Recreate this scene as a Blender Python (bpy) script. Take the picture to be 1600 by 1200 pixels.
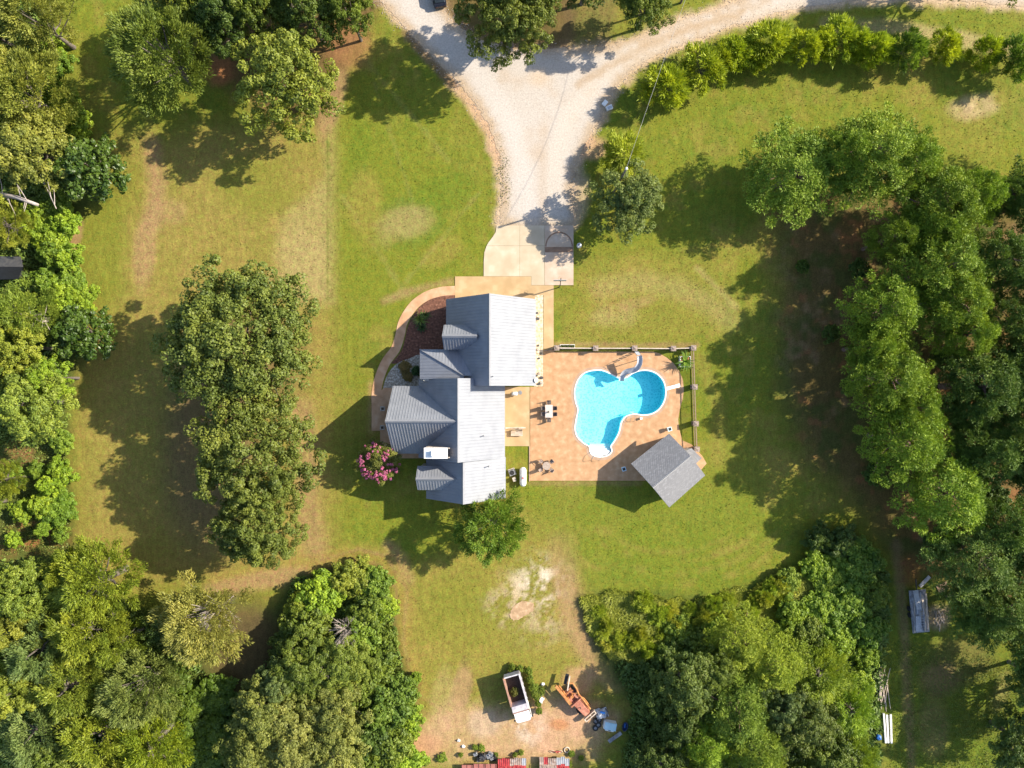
import bpy, bmesh, math, random
import numpy as np
from math import pi, sin, cos, radians, hypot, atan2
from mathutils import Vector

for o in list(bpy.data.objects):
    bpy.data.objects.remove(o)
scene = bpy.context.scene
COL = scene.collection

# ------------------------------------------------------------------ camera
CAM_H = 97.0          # metres above the lawn
PXM = 11.0            # photograph pixels per metre on the ground
cam_d = bpy.data.cameras.new('camera')
cam_d.sensor_width = 36.0
cam_d.lens = 36.0 * CAM_H / (1600 / PXM)
cam_d.clip_end = 3000
cam = bpy.data.objects.new('camera', cam_d)
cam.location = (0, 0, CAM_H)
COL.objects.link(cam)
scene.camera = cam

# ------------------------------------------------------------------ sky, sun, exposure
SUN_EL = 32.0
SH_ANG = 17.0                     # shadows run west, 17 degrees towards south
sun_vec = Vector((cos(radians(SH_ANG)) * cos(radians(SUN_EL)), sin(radians(SH_ANG)) * cos(radians(SUN_EL)), sin(radians(SUN_EL))))
world = bpy.data.worlds.new('World')
scene.world = world
world.use_nodes = True
wn = world.node_tree
sky = wn.nodes.new('ShaderNodeTexSky')
sky.sky_type = 'NISHITA'
sky.sun_disc = False
sky.sun_elevation = radians(SUN_EL)
sky.sun_rotation = radians(90 - SH_ANG)
wn.links.new(sky.outputs[0], wn.nodes['Background'].inputs[0])
wn.nodes['Background'].inputs[1].default_value = 0.118
sun_d = bpy.data.lights.new('sun', 'SUN')
sun_d.energy = 4.6
sun_d.angle = radians(0.55)
sun_d.color = (1.0, 0.91, 0.74)
sun_o = bpy.data.objects.new('sun', sun_d)
sun_o.rotation_euler = sun_vec.to_track_quat('Z', 'Y').to_euler()
sun_o.location = sun_vec * 300
COL.objects.link(sun_o)
scene.view_settings.view_transform = 'Standard'
scene.view_settings.look = 'None'
scene.view_settings.gamma = 1
scene.view_settings.exposure = 1.16

# ------------------------------------------------------------------ helpers
def P(px, py, h=0.0):
    """photograph pixel -> world x, y at height h (camera looks straight down)"""
    k = (CAM_H - h) / CAM_H / PXM
    return ((px - 800) * k, (600 - py) * k)
def P3(px, py, h=0.0):
    x, y = P(px, py, h)
    return (x, y, h)

class MB:
    """collects faces for one mesh object"""
    def __init__(self):
        self.v = []; self.f = []; self.m = []
    def add(self, vs, fs, m=0):
        b = len(self.v)
        self.v += [tuple(v) for v in vs]
        self.f += [tuple(b + i for i in f) for f in fs]
        self.m += [m] * len(fs)
        return self
    def box(self, c, s, rz=0.0, m=0, ry=0.0, rx=0.0):
        hx, hy, hz = s[0] / 2, s[1] / 2, s[2] / 2
        vs = []
        for dx, dy, dz in ((-1,-1,-1),(1,-1,-1),(1,1,-1),(-1,1,-1),(-1,-1,1),(1,-1,1),(1,1,1),(-1,1,1)):
            x, y, z = dx*hx, dy*hy, dz*hz
            if rx: y, z = y*cos(rx) - z*sin(rx), y*sin(rx) + z*cos(rx)
            if ry: x, z = x*cos(ry) + z*sin(ry), -x*sin(ry) + z*cos(ry)
            if rz: x, y = x*cos(rz) - y*sin(rz), x*sin(rz) + y*cos(rz)
            vs.append((c[0]+x, c[1]+y, c[2]+z))
        return self.add(vs, [(3,2,1,0),(4,5,6,7),(0,1,5,4),(1,2,6,5),(2,3,7,6),(3,0,4,7)], m)
    def tube(self, pts, r, n=8, m=0):
        rs = r if isinstance(r, (list, tuple)) else [r] * len(pts)
        ps = [Vector(p) for p in pts]
        vs = []; fs = []
        for i, p in enumerate(ps):
            d = (ps[min(i+1, len(ps)-1)] - ps[max(i-1, 0)]).normalized()
            a = Vector((0,0,1)) if abs(d.z) < 0.9 else Vector((1,0,0))
            u = d.cross(a).normalized(); w = d.cross(u)
            for k in range(n):
                t = 2*pi*k/n
                vs.append(tuple(p + (u*cos(t) + w*sin(t)) * rs[i]))
        for i in range(len(ps)-1):
            for k in range(n):
                fs.append((i*n+k, i*n+(k+1)%n, (i+1)*n+(k+1)%n, (i+1)*n+k))
        fs.append(tuple(range(n-1, -1, -1))); fs.append(tuple((len(ps)-1)*n + k for k in range(n)))
        return self.add(vs, fs, m)
    def lathe(self, prof, c=(0,0,0), n=16, m=0, axis='z'):
        """profile of (radius, height) turned round an axis through c"""
        vs = []; fs = []
        for r, z in prof:
            for k in range(n):
                t = 2*pi*k/n
                a, b = r*cos(t), r*sin(t)
                q = (a, b, z) if axis == 'z' else ((z, a, b) if axis == 'x' else (b, z, a))
                vs.append((c[0]+q[0], c[1]+q[1], c[2]+q[2]))
        for i in range(len(prof)-1):
            for k in range(n):
                fs.append((i*n+k, i*n+(k+1)%n, (i+1)*n+(k+1)%n, (i+1)*n+k))
        fs.append(tuple(range(n-1, -1, -1))); fs.append(tuple((len(prof)-1)*n + k for k in range(n)))
        return self.add(vs, fs, m)
    def prism(self, pts, z0, z1, m=0):
        n = len(pts)
        vs = [(p[0], p[1], z0) for p in pts] + [(p[0], p[1], z1) for p in pts]
        fs = [tuple(range(n-1, -1, -1)), tuple(range(n, 2*n))] + [(i, (i+1)%n, n+(i+1)%n, n+i) for i in range(n)]
        return self.add(vs, fs, m)
    def sheet(self, poly, t, m=0):
        """flat polygon in space, thickened by t below its normal"""
        ps = [Vector(p) for p in poly]
        nr = (ps[1]-ps[0]).cross(ps[2]-ps[0]).normalized()
        if nr.z < 0: ps.reverse(); nr = -nr
        n = len(ps)
        vs = [tuple(p) for p in ps] + [tuple(p - nr*t) for p in ps]
        fs = [tuple(range(n)), tuple(range(2*n-1, n-1, -1))] + [((i+1)%n, i, n+i, n+(i+1)%n) for i in range(n)]
        return self.add(vs, fs, m)
    def build(self, name, mat, parent=None, origin=None, smooth=False):
        if origin is None:
            origin = parent.get('_o', (0,0,0)) if parent is not None else (0,0,0)
        me = bpy.data.meshes.new(name)
        ox, oy, oz = origin
        me.from_pydata([(x-ox, y-oy, z-oz) for x, y, z in self.v], [], self.f)
        for mm in (mat if isinstance(mat, (list, tuple)) else [mat]):
            me.materials.append(mm)
        if isinstance(mat, (list, tuple)):
            me.polygons.foreach_set('material_index', self.m)
        bm = bmesh.new(); bm.from_mesh(me)
        bmesh.ops.recalc_face_normals(bm, faces=bm.faces)
        bm.to_mesh(me); bm.free()
        if smooth:
            me.polygons.foreach_set('use_smooth', [True]*len(me.polygons))
        o = bpy.data.objects.new(name, me); COL.objects.link(o)
        if parent is not None:
            o.parent = parent
        else:
            o.location = origin
        return o

def tag(o, label, cat, group=None, kind=None):
    if label: o['label'] = label
    if cat: o['category'] = cat
    if group: o['group'] = group
    if kind: o['kind'] = kind
    return o
ORIG = {}
def thing(name, label, cat, loc=(0,0,0), rz=0.0, group=None, world_coords=True):
    """Empty at the base of a thing; children built in world coordinates are shifted to it"""
    o = bpy.data.objects.new(name, None); COL.objects.link(o)
    o.location = loc; o.rotation_euler = (0, 0, rz); o.empty_display_size = 0.3
    tag(o, label, cat, group)
    if world_coords: ORIG[o.name] = tuple(loc)
    return o
def part(mb, name, mat, parent, smooth=False):
    return mb.build(name, mat, parent, ORIG.get(parent.name, (0,0,0)), smooth)
def sub(mb, name, mat, par, root, smooth=False):
    return mb.build(name, mat, par, ORIG.get(root.name, (0,0,0)), smooth)
def struct(o, label=None):
    o['kind'] = 'structure'
    if label: o['label'] = label
    return o
def clone(root, loc, rz=0.0, label=None, group=None, scale=None):
    r = root.copy(); COL.objects.link(r)
    r.location = loc; r.rotation_euler = (0, 0, rz)
    if scale: r.scale = scale
    if label: r['label'] = label
    if group: r['group'] = group
    for ch in list(root.children):
        c = ch.copy(); COL.objects.link(c); c.parent = r
        for g in list(ch.children):
            d = g.copy(); COL.objects.link(d); d.parent = c
    return r

# ------------------------------------------------------------------ materials
def new_mat(name):
    m = bpy.data.materials.new(name); m.use_nodes = True
    return m, m.node_tree.nodes, m.node_tree.links, m.node_tree.nodes['Principled BSDF']
def pm(name, c1, c2=None, scale=3.0, rough=0.7, metal=0.0, detail=6, bump=0.0, bscale=None, spec=0.5, c3=None, lo=0.35, hi=0.65, stretch=None):
    """procedural paint: two or three colours mixed by noise, optional fine relief"""
    m, N, L, b = new_mat(name)
    b.inputs['Roughness'].default_value = rough
    b.inputs['Metallic'].default_value = metal
    b.inputs['Specular IOR Level'].default_value = spec
    tc = N.new('ShaderNodeTexCoord')
    src = tc.outputs['Object']
    if stretch:
        mp = N.new('ShaderNodeMapping'); mp.inputs['Scale'].default_value = stretch
        L.new(src, mp.inputs[0]); src = mp.outputs[0]
    nz = N.new('ShaderNodeTexNoise'); nz.inputs['Scale'].default_value = scale; nz.inputs['Detail'].default_value = detail
    L.new(src, nz.inputs['Vector'])
    cr = N.new('ShaderNodeValToRGB')
    e = cr.color_ramp.elements
    e[0].position = lo; e[1].position = hi
    e[0].color = (*c1, 1); e[1].color = (*(c2 or c1), 1)
    if c3:
        x = cr.color_ramp.elements.new((lo+hi)/2 + 0.06); x.color = (*c2, 1); e[-1].color = (*c3, 1)
    L.new(nz.outputs['Fac'], cr.inputs[0]); L.new(cr.outputs[0], b.inputs['Base Color'])
    if bump:
        n2 = N.new('ShaderNodeTexNoise'); n2.inputs['Scale'].default_value = bscale or scale*4; n2.inputs['Detail'].default_value = 4
        L.new(tc.outputs['Object'], n2.inputs['Vector'])
        bp = N.new('ShaderNodeBump'); bp.inputs['Strength'].default_value = bump; bp.inputs['Distance'].default_value = 0.05
        L.new(n2.outputs['Fac'], bp.inputs['Height']); L.new(bp.outputs[0], b.inputs['Normal'])
    return m

M = {}
M['cream'] = pm('cream_concrete', (.43,.345,.235), (.49,.40,.285), 0.5, .9, c3=(.53,.445,.33), bump=.05, bscale=30)
M['court'] = pm('court_concrete', (.42,.30,.21), (.48,.37,.28), 0.45, .9, c3=(.54,.43,.34), bump=.05, bscale=30)
M['court_paint'] = pm('brown_court_paint', (.20,.12,.075), (.27,.165,.105), 2, .8)
M['apron'] = pm('tan_concrete', (.39,.26,.13), (.45,.305,.16), 0.6, .9, c3=(.49,.345,.195), bump=.05, bscale=30)
M['path'] = pm('red_tan_concrete', (.42,.235,.125), (.52,.31,.18), 0.8, .9, c3=(.55,.35,.22), bump=.08, bscale=25)
M['patio'] = pm('stamped_patio_concrete', (.38,.205,.098), (.46,.268,.138), 1.3, .8, c3=(.53,.335,.19), detail=10, bump=.12, bscale=6, lo=.3, hi=.7)
M['deckband'] = pm('grey_tan_border_concrete', (.36,.23,.15), (.43,.29,.20), 1.2, .8, bump=.1, bscale=10)
M['sandstone'] = pm('pale_sandy_gravel', (.40,.30,.19), (.60,.49,.35), 3.0, .95, c3=(.70,.60,.46), detail=10, bump=.5, bscale=9)
M['mulch'] = pm('red_brown_mulch', (.085,.035,.022), (.17,.072,.045), 3.5, .95, c3=(.30,.15,.10), detail=10, bump=.6, bscale=10, hi=.72)
M['pebble'] = pm('grey_river_gravel', (.20,.16,.12), (.40,.345,.28), 4.0, .95, c3=(.55,.50,.43), detail=10, bump=.6, bscale=9)
M['white'] = pm('white_paint', (.74,.73,.71), (.80,.79,.77), 2, .45)
M['dirty_white'] = pm('weathered_white_paint', (.50,.48,.45), (.74,.73,.71), 1.5, .5, c3=(.80,.79,.78), lo=.25, hi=.6)
M['black'] = pm('black_metal', (.012,.012,.013), (.02,.02,.022), 4, .5)
M['dark'] = pm('dark_grey_metal', (.045,.045,.05), (.075,.072,.07), 3, .5)
M['grey'] = pm('grey_metal', (.22,.225,.235), (.30,.30,.31), 3, .45, metal=.3)
M['wood'] = pm('weathered_brown_wood', (.20,.125,.085), (.30,.20,.14), 3, .85, stretch=(1,6,6))
M['greywood'] = pm('grey_weathered_wood', (.20,.19,.20), (.33,.32,.33), 2, .9, c3=(.42,.41,.42))
M['palewood'] = pm('pale_bare_wood', (.42,.33,.25), (.60,.50,.41), 2, .9)
M['brick'] = pm('brown_grey_brick', (.17,.12,.095), (.27,.205,.165), 8, .9, c3=(.42,.36,.31), bump=.3)
M['stone'] = pm('pale_stacked_stone', (.30,.245,.20), (.45,.39,.33), 5, .9, c3=(.60,.54,.47), bump=.4)
M['siding'] = pm('cream_wall_siding', (.52,.48,.41), (.58,.54,.47), 2, .7)
M['glass'] = pm('dark_window_glass', (.02,.027,.033), (.03,.038,.045), 1, .08)
M['rust'] = pm('rusty_orange_steel', (.30,.105,.035), (.46,.19,.06), 2.5, .8, c3=(.52,.25,.085), bump=.2)
M['rust_red'] = pm('rusty_red_steel', (.30,.10,.065), (.42,.17,.11), 2.5, .8, c3=(.50,.23,.15), bump=.2)
M['rubber'] = pm('black_rubber', (.015,.015,.015), (.03,.028,.026), 5, .85)
M['blue'] = pm('blue_plastic', (.02,.12,.42), (.03,.17,.52), 3, .4)
M['palegrey'] = pm('pale_grey_plastic', (.36,.37,.40), (.46,.47,.50), 2, .35)
M['terracotta'] = pm('terracotta_clay', (.42,.16,.06), (.50,.22,.10), 3, .85)
M['soil'] = pm('dark_soil', (.05,.035,.025), (.09,.065,.045), 5, .95)
M['bark'] = pm('grey_brown_bark', (.085,.068,.055), (.16,.135,.115), 4, .95, bump=.5)
M['pinebark'] = pm('red_brown_pine_bark', (.12,.07,.05), (.20,.13,.10), 4, .95, bump=.5)
M['deadwood'] = pm('bleached_dead_wood', (.30,.25,.22), (.45,.39,.35), 3, .95)

def roof_metal():
    m, N, L, b = new_mat('galvanised_roof_steel')
    tc = N.new('ShaderNodeTexCoord')
    nz = N.new('ShaderNodeTexNoise'); nz.inputs['Scale'].default_value = 0.8; nz.inputs['Detail'].default_value = 8
    L.new(tc.outputs['Object'], nz.inputs['Vector'])
    cr = N.new('ShaderNodeValToRGB')
    cr.color_ramp.elements[0].position = .3; cr.color_ramp.elements[1].position = .7
    cr.color_ramp.elements[0].color = (.205,.214,.245,1); cr.color_ramp.elements[1].color = (.25,.26,.292,1)
    L.new(nz.outputs['Fac'], cr.inputs[0]); L.new(cr.outputs[0], b.inputs['Base Color'])
    b.inputs['Metallic'].default_value = .1; b.inputs['Roughness'].default_value = .55
    return m
M['roof'] = roof_metal()
M['roofcap'] = pm('roof_ridge_steel', (.19,.195,.22), (.22,.225,.25), 1, .55)

# ------------------------------------------------------------------ numpy noise and shapes in photograph-pixel map coordinates
def vnoise(x, y, seed=0):
    xi = np.floor(x).astype(np.int64); yi = np.floor(y).astype(np.int64)
    xf = x - xi; yf = y - yi
    def h(a, b):
        n = (a * 374761393 + b * 668265263 + seed * 974711) & 0x7fffffff
        n = ((n ^ (n >> 13)) * 1274126177) & 0x7fffffff
        return ((n ^ (n >> 16)) & 0xffff) / 65535.0
    u = xf*xf*(3-2*xf); v = yf*yf*(3-2*yf)
    return (h(xi,yi)*(1-u) + h(xi+1,yi)*u)*(1-v) + (h(xi,yi+1)*(1-u) + h(xi+1,yi+1)*u)*v
def fbm(x, y, sc, seed=0, octs=4):
    t = 0; a = 0.5; s = 0
    for k in range(octs):
        t = t + a*vnoise(x/sc*2**k, y/sc*2**k, seed+k*7); s += a; a *= .55
    return t/s
def poly_sd(x, y, poly):
    """signed distance in map pixels, negative inside"""
    p = np.array(poly, float); q = np.roll(p, -1, 0)
    d2 = np.full(x.shape, 1e18); ins = np.zeros(x.shape, bool)
    for (ax, ay), (bx, by) in zip(p, q):
        ex, ey = bx-ax, by-ay
        t = np.clip(((x-ax)*ex + (y-ay)*ey)/(ex*ex+ey*ey+1e-9), 0, 1)
        d2 = np.minimum(d2, (x-ax-t*ex)**2 + (y-ay-t*ey)**2)
        c = ((ay > y) != (by > y)) & (x < (bx-ax)*(y-ay)/(by-ay+1e-12) + ax)
        ins ^= c
    d = np.sqrt(d2)
    return np.where(ins, -d, d)
def line_d(x, y, pts):
    d2 = np.full(x.shape, 1e18)
    for (ax, ay), (bx, by) in zip(pts[:-1], pts[1:]):
        ex, ey = bx-ax, by-ay
        t = np.clip(((x-ax)*ex + (y-ay)*ey)/(ex*ex+ey*ey+1e-9), 0, 1)
        d2 = np.minimum(d2, (x-ax-t*ex)**2 + (y-ay-t*ey)**2)
    return np.sqrt(d2)
def sstep(a, b, x):
    t = np.clip((x-a)/(b-a), 0, 1)
    return t*t*(3-2*t)
def smooth_loop(pts, per=6, closed=True):
    """Catmull-Rom through points"""
    n = len(pts); out = []
    rng = range(n) if closed else range(n-1)
    for i in rng:
        g = (lambda k: pts[k % n]) if closed else (lambda k: pts[max(0, min(n-1, k))])
        a, b, c, d = g(i-1), g(i), g(i+1), g(i+2)
        for j in range(per):
            t = j/per
            out.append(tuple(0.5*((2*b[k]) + (-a[k]+c[k])*t + (2*a[k]-5*b[k]+4*c[k]-d[k])*t*t + (-a[k]+3*b[k]-3*c[k]+d[k])*t**3) for k in (0,1)))
    if not closed: out.append(tuple(pts[-1]))
    return out
def offset_loop(pts, d):
    """offset a closed loop outwards by d"""
    n = len(pts)
    area = sum(pts[i][0]*pts[(i+1)%n][1] - pts[(i+1)%n][0]*pts[i][1] for i in range(n))
    s = 1 if area > 0 else -1
    out = []
    for i in range(n):
        ax, ay = pts[i-1]; bx, by = pts[(i+1) % n]
        tx, ty = bx-ax, by-ay; l = hypot(tx, ty) or 1
        out.append((pts[i][0] + s*ty/l*d, pts[i][1] - s*tx/l*d))
    return out
def fill_sheet(name, loops, z, mat, thick=0.0):
    """flat sheet bounded by an outer loop and holes (world coordinates), with an edge of depth thick"""
    bm = bmesh.new()
    for lp in loops:
        vs = [bm.verts.new((p[0], p[1], z)) for p in lp]
        for i in range(len(vs)):
            bm.edges.new((vs[i], vs[(i+1) % len(vs)]))
    bmesh.ops.triangle_fill(bm, use_beauty=True, use_dissolve=False, edges=bm.edges[:])
    for f in bm.faces:
        f.normal_update()
        if f.normal.z < 0: f.normal_flip()
    if thick:
        rim = [e for e in bm.edges if e.is_boundary]
        r = bmesh.ops.extrude_edge_only(bm, edges=rim)
        for v in r['geom']:
            if isinstance(v, bmesh.types.BMVert): v.co.z -= thick
    me = bpy.data.meshes.new(name); bm.to_mesh(me); bm.free()
    me.materials.append(mat)
    o = bpy.data.objects.new(name, me); COL.objects.link(o)
    return o
# ================================================================== THE SETTING
def z3(pts): return [(780 + x/4.444, 530 + y/4.444) for x, y in pts]
POOL_PX = smooth_loop(z3([(680,218),(600,235),(550,285),(527,360),(533,430),(550,490),(537,560),(530,620),(545,675),(590,720),(628,741),
    (634,778),(652,802),(700,813),(752,803),(778,776),(772,742),(800,700),(830,640),(843,580),(872,537),(930,515),(1000,523),(1060,513),(1110,480),
    (1145,420),(1152,350),(1135,290),(1095,245),(1040,222),(980,222),(930,240),(885,268),(840,275),(785,252),(735,227)]), 4)
POOL = [P(*p) for p in POOL_PX]

DRIVE_PX = smooth_loop([(560,-60),(594,0),(628,38),(664,78),(706,118),(740,160),(766,200),(781,250),(784,300),(782,352),(800,354),(850,354),(893,353),(892,310),(895,270),(915,225),(938,185),(955,150),
    (985,112),(1030,84),(1080,64),(1140,42),(1200,24),(1260,10),(1330,2),(1420,-2),(1520,4),(1620,10),(1700,6),(1700,-40),(1500,-30),(1330,-40),(1200,-12),(1120,14),(1050,38),(985,62),(930,74),(860,76),(800,74),(745,60),(715,38),(690,8),(668,-50)], 10)
_rs = random.Random(4)
DRIVE_PX = [(x + _rs.uniform(-2.2,2.2), y + _rs.uniform(-2.2,2.2)) if not (345 < y < 360) else (x, y) for x, y in DRIVE_PX]

# ---- ground: one sheet, fine inside the frame and coarse to the horizon
def axis(lim, step, far):
    a = np.arange(-lim, lim + step/2, step)
    ext = lim + np.cumsum(np.array([1,2,4,8,16,32,64,128,200,300,400.]))
    ext = ext[ext < far]
    return np.concatenate([-ext[::-1], a, ext])
gx = axis(78, .28, 1100); gy = axis(60, .28, 1100)
GX, GY = np.meshgrid(gx, gy)
px = GX*PXM + 800; py = 600 - GY*PXM
wob = (fbm(px, py, 26, 3) - .5)*22
wob2 = (fbm(px, py, 9, 5) - .5)*10

GREEN = np.array([.143,.159,.016]); GREEN2 = np.array([.102,.145,.012]); TAN = np.array([.255,.186,.046]); PALE = np.array([.305,.240,.098])
PINK = np.array([.285,.180,.085]); CLAY = np.array([.36,.150,.062]); NEEDLE = np.array([.105,.062,.028]); SAND = np.array([.50,.37,.25])
DRYG = np.array([.190,.168,.032]); DARKG = np.array([.060,.082,.016]); BROWN = np.array([.135,.088,.045]); WHITE = np.array([.58,.48,.38])
col = np.empty(px.shape + (3,)); col[:] = GREEN
grass = np.ones(px.shape)
def lay(mask, c, g=None):
    global col, grass
    m = np.clip(mask, 0, 1)[..., None]
    col = col*(1-m) + c*m
    if g is not None: grass = grass*(1-m[..., 0]) + g*m[..., 0]
def poly(pts, soft=14, w=1.0): return sstep(soft, -soft, poly_sd(px, py, pts) + wob*w + wob2*.6)
def ell(cx, cy, rx, ry, rot=0, soft=.45, w=1.0):
    c, s = cos(radians(rot)), sin(radians(rot))
    dx, dy = px-cx, py-cy
    r = np.hypot((dx*c+dy*s)/rx, (-dx*s+dy*c)/ry) + (wob*w + wob2*.5)/max(10, (rx+ry))*1.2
    return sstep(1+soft*.6, 1-soft, r)
def stroke(pts, wd, soft=6, w=.3): return sstep(wd+soft, wd-soft*.4, line_d(px, py, pts) + wob*w + wob2*.4)
n1 = fbm(px, py, 150, 11); n2 = fbm(px, py, 45, 12); n3 = fbm(px, py, 15, 13)
lay(sstep(.42,.66, n1*.6+n2*.4)*.55, DRYG)
lay(sstep(.45,.66, n2*.55+n3*.45)*.6, GREEN2)
lay(sstep(.54,.72, fbm(px,py,60,71)*.5+n1*.5)*.45, TAN); lay(sstep(.55,.7, fbm(px,py,26,72))*.28, TAN)
# the big west lawn is dry and tan
wl = poly([(100,330),(150,230),(250,210),(520,170),(520,460),(540,640),(520,880),(420,900),(120,930),(110,480)], 40)
lay(wl*.7*(.5+.9*n2), TAN*.75+PINK*.25)
lay(wl*sstep(.47,.62,n2)*.35, GREEN)
lay(stroke([(238,230),(245,300),(238,350)], 9, 16)*.75, PINK); lay(ell(225,395,20,60,4)*.7, PINK); lay(ell(262,330,30,22)*.5, PINK)
lay(ell(150,360,48,150,-8)*.75, GREEN); lay(ell(180,280,50,60)*.4, GREEN); lay(ell(400,290,70,50)*.45, GREEN)
lay(poly([(440,345),(505,280),(512,180),(524,190),(522,470),(470,470),(430,400)], 14, .7)*.5, PALE)
lay(poly([(420,430),(470,360),(512,380),(512,470),(470,480)], 20)*.5, PALE)
lay(stroke([(513,150),(513,300),(512,470)], .9, 2, .12)*.55*(.2+1.4*n3), GREEN2*.75)
lay(poly([(525,160),(700,120),(770,230),(775,330),(740,420),(660,440),(600,470),(560,560),(525,600)], 25)*.55, GREEN)
lay(ell(560,250,18,80,5)*.5, GREEN2); lay(ell(690,300,55,30,-25)*.5, GREEN2)
lay(ell(632,348,52,32,-12,.6,2)*.6, PALE*.9); lay(stroke([(575,345),(600,322),(640,312),(680,318),(692,345),(670,372),(620,385)], 5, 7)*.6, GREEN2)
lay(ell(570,320,30,60)*.45, TAN); lay(ell(690,395,40,20,-30)*.4, TAN)
for a, b in (((560,80),(700,250)),((585,130),(650,330)),((610,470),(750,300)),((530,300),(640,470))):
    lay(stroke([a, b], 1.5, 4, .5)*.14*(.2+1.6*n3), PALE)
lay(ell(545,690,30,180,2)*.4, GREEN)
# tracks and worn ground south-west
lay(stroke([(470,640),(478,720),(480,800),(500,880)], 14, 18)*.55, PINK)
lay(stroke([(340,905),(420,900),(480,890),(540,868),(600,872),(632,920),(628,1000),(650,1080)], 13, 16)*.7, TAN*.95)
for off in (-8, 8):
    trk = [(470+off,640),(478+off,720),(481+off,800),(498+off*.6,868+off*.5)]
    lay(stroke(trk, 1.6, 3, .12)*.4*(.3+1.2*n3), PINK*.8)
    trk = [(500,884+off),(560,866+off),(600-off*.3,876+off),(628-off,922),(622-off,1000),(640-off,1080),(700-off,1130+off)]
    lay(stroke(trk, 1.8, 3, .12)*.5*(.3+1.2*n3), PINK*.8)
    trk = [(884+off,860),(890+off,930),(905+off,985),(922+off,1030),(880+off,1130),(800,1150+off)]
    lay(stroke(trk, 1.8, 3, .12)*.45*(.3+1.2*n3), PINK*.75)
lay(stroke([(330,925),(400,908),(470,898)], 10, 12)*.75, PINK)
lay(stroke([(606,850),(625,870),(640,905)], 6, 10)*.6, PINK)
lay(poly([(640,880),(880,820),(900,900),(920,1010),(960,1200),(640,1200),(650,1080),(630,980)], 25)*.45, TAN)
lay(ell(720,960,60,60)*.4, GREEN)
rag = sstep(.38,.62, fbm(px,py,16,61)*.6+fbm(px,py,5,62)*.4)
lay(ell(846,912,40,44,20,.8,2)*.85*rag, WHITE, .2); lay(ell(796,940,34,36,0,.8,2)*.65*rag, SAND, .3); lay(ell(850,965,55,40,0,.8,2)*.5*rag, SAND*.85, .4)
lay(stroke([(878,850),(885,920),(900,980),(930,1035),(960,1060)], 16, 16)*.7, PINK, .4)
lay(stroke([(880,780),(880,850)], 20, 25)*.3, TAN)
lay(ell(722,1075,17,44,8,.35)*.8, PINK, .3); lay(ell(690,1090,20,50,8)*.4, PALE)
lay(poly([(640,1130),(720,1100),(800,1110),(850,1080),(905,1090),(960,1120),(930,1180),(860,1190),(640,1190)], 20)*.8*(.25+1.3*n2), CLAY*.5+SAND*.5, .2)
lay(ell(862,1140,50,36,0,.8,2)*.8*rag, CLAY*.55+SAND*.45, .1); lay(ell(820,1132,30,28,0,.8,2)*.75*rag, WHITE*.85, .1); lay(ell(905,1060,28,24)*.6, CLAY*.6+SAND*.4, .2)
lay(ell(875,1132,16,10)*.7, CLAY); lay(ell(660,1165,34,20)*.75, CLAY*.7+SAND*.3, .1); lay(ell(755,1130,26,22)*.6, SAND*.8)
lay(ell(930,1000,28,40,-20)*.7, PINK, .3)
# margins of the gravel drive
dd = poly_sd(px, py, DRIVE_PX)
lay(sstep(16, 0, dd + wob*.8 + wob2)*.9, SAND*.6 + PINK*.4, .2)
lay(sstep(7, -2, dd + wob2*.8), SAND*.95, .1)
lay(stroke([(706,128),(740,170),(765,210),(778,250)], 6, 8)*.8, SAND*.6+CLAY*.4, .1)
lay(stroke([(632,50),(668,92),(705,130)], 5, 6)*.8, PINK*.55, .3)
lay(ell(925,230,26,22)*.7, CLAY*.5+SAND*.5, .2); lay(ell(900,300,24,40)*.7, SAND*.8, .2)
# north-east lawn
lay(poly([(900,420),(1000,390),(1110,400),(1150,470),(1080,540),(880,540)], 25)*.35, TAN)
lay(stroke([(940,450),(1000,440),(1060,450),(1110,475),(1140,500)], 10, 20)*.36, PALE); lay(ell(960,495,34,17,-5,.8,2)*.45, PALE)
lay(stroke([(1090,420),(1120,450),(1150,480)], 4, 6)*.4, PALE); lay(ell(985,475,36,10,-10)*.4, PINK)
lay(ell(1523,166,42,20,-12,.5,2)*.85*(.3+1.1*n3), SAND*.5+TAN*.5, .4)
lay(poly([(1330,190),(1600,210),(1600,290),(1450,260),(1350,230)], 25)*.45, np.array([.17,.18,.018]))
lay(stroke([(1290,38),(1400,42),(1480,58),(1600,80)], 9, 10)*.55, SAND*.55+TAN*.45)
lay(stroke([(1130,62),(1240,42),(1320,30),(1450,28),(1600,34)], 8, 12)*.35, GREEN)
# lawn south of the pool, mown in arcs
pl = poly([(790,760),(1000,760),(1110,690),(1110,560),(1200,720),(1240,830),(1180,905),(1050,925),(930,925),(890,880)], 25)
lay(pl*.6, GREEN*.55+GREEN2*.45)
for k, r in enumerate((118,132,150,168)):
    arc = [(1050 + r*1.35*cos(radians(t)), 745 + r*sin(radians(t))) for t in range(-10, 150, 8)]
    lay(stroke(arc, 3.0, 7, .5)*pl*(.5 if k % 2 else .32)*sstep(.35,.6,fbm(px,py,40,80+k)), TAN)
lay(stroke([(1095,560),(1125,640),(1120,720)], 6, 14)*.35, TAN)
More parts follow.
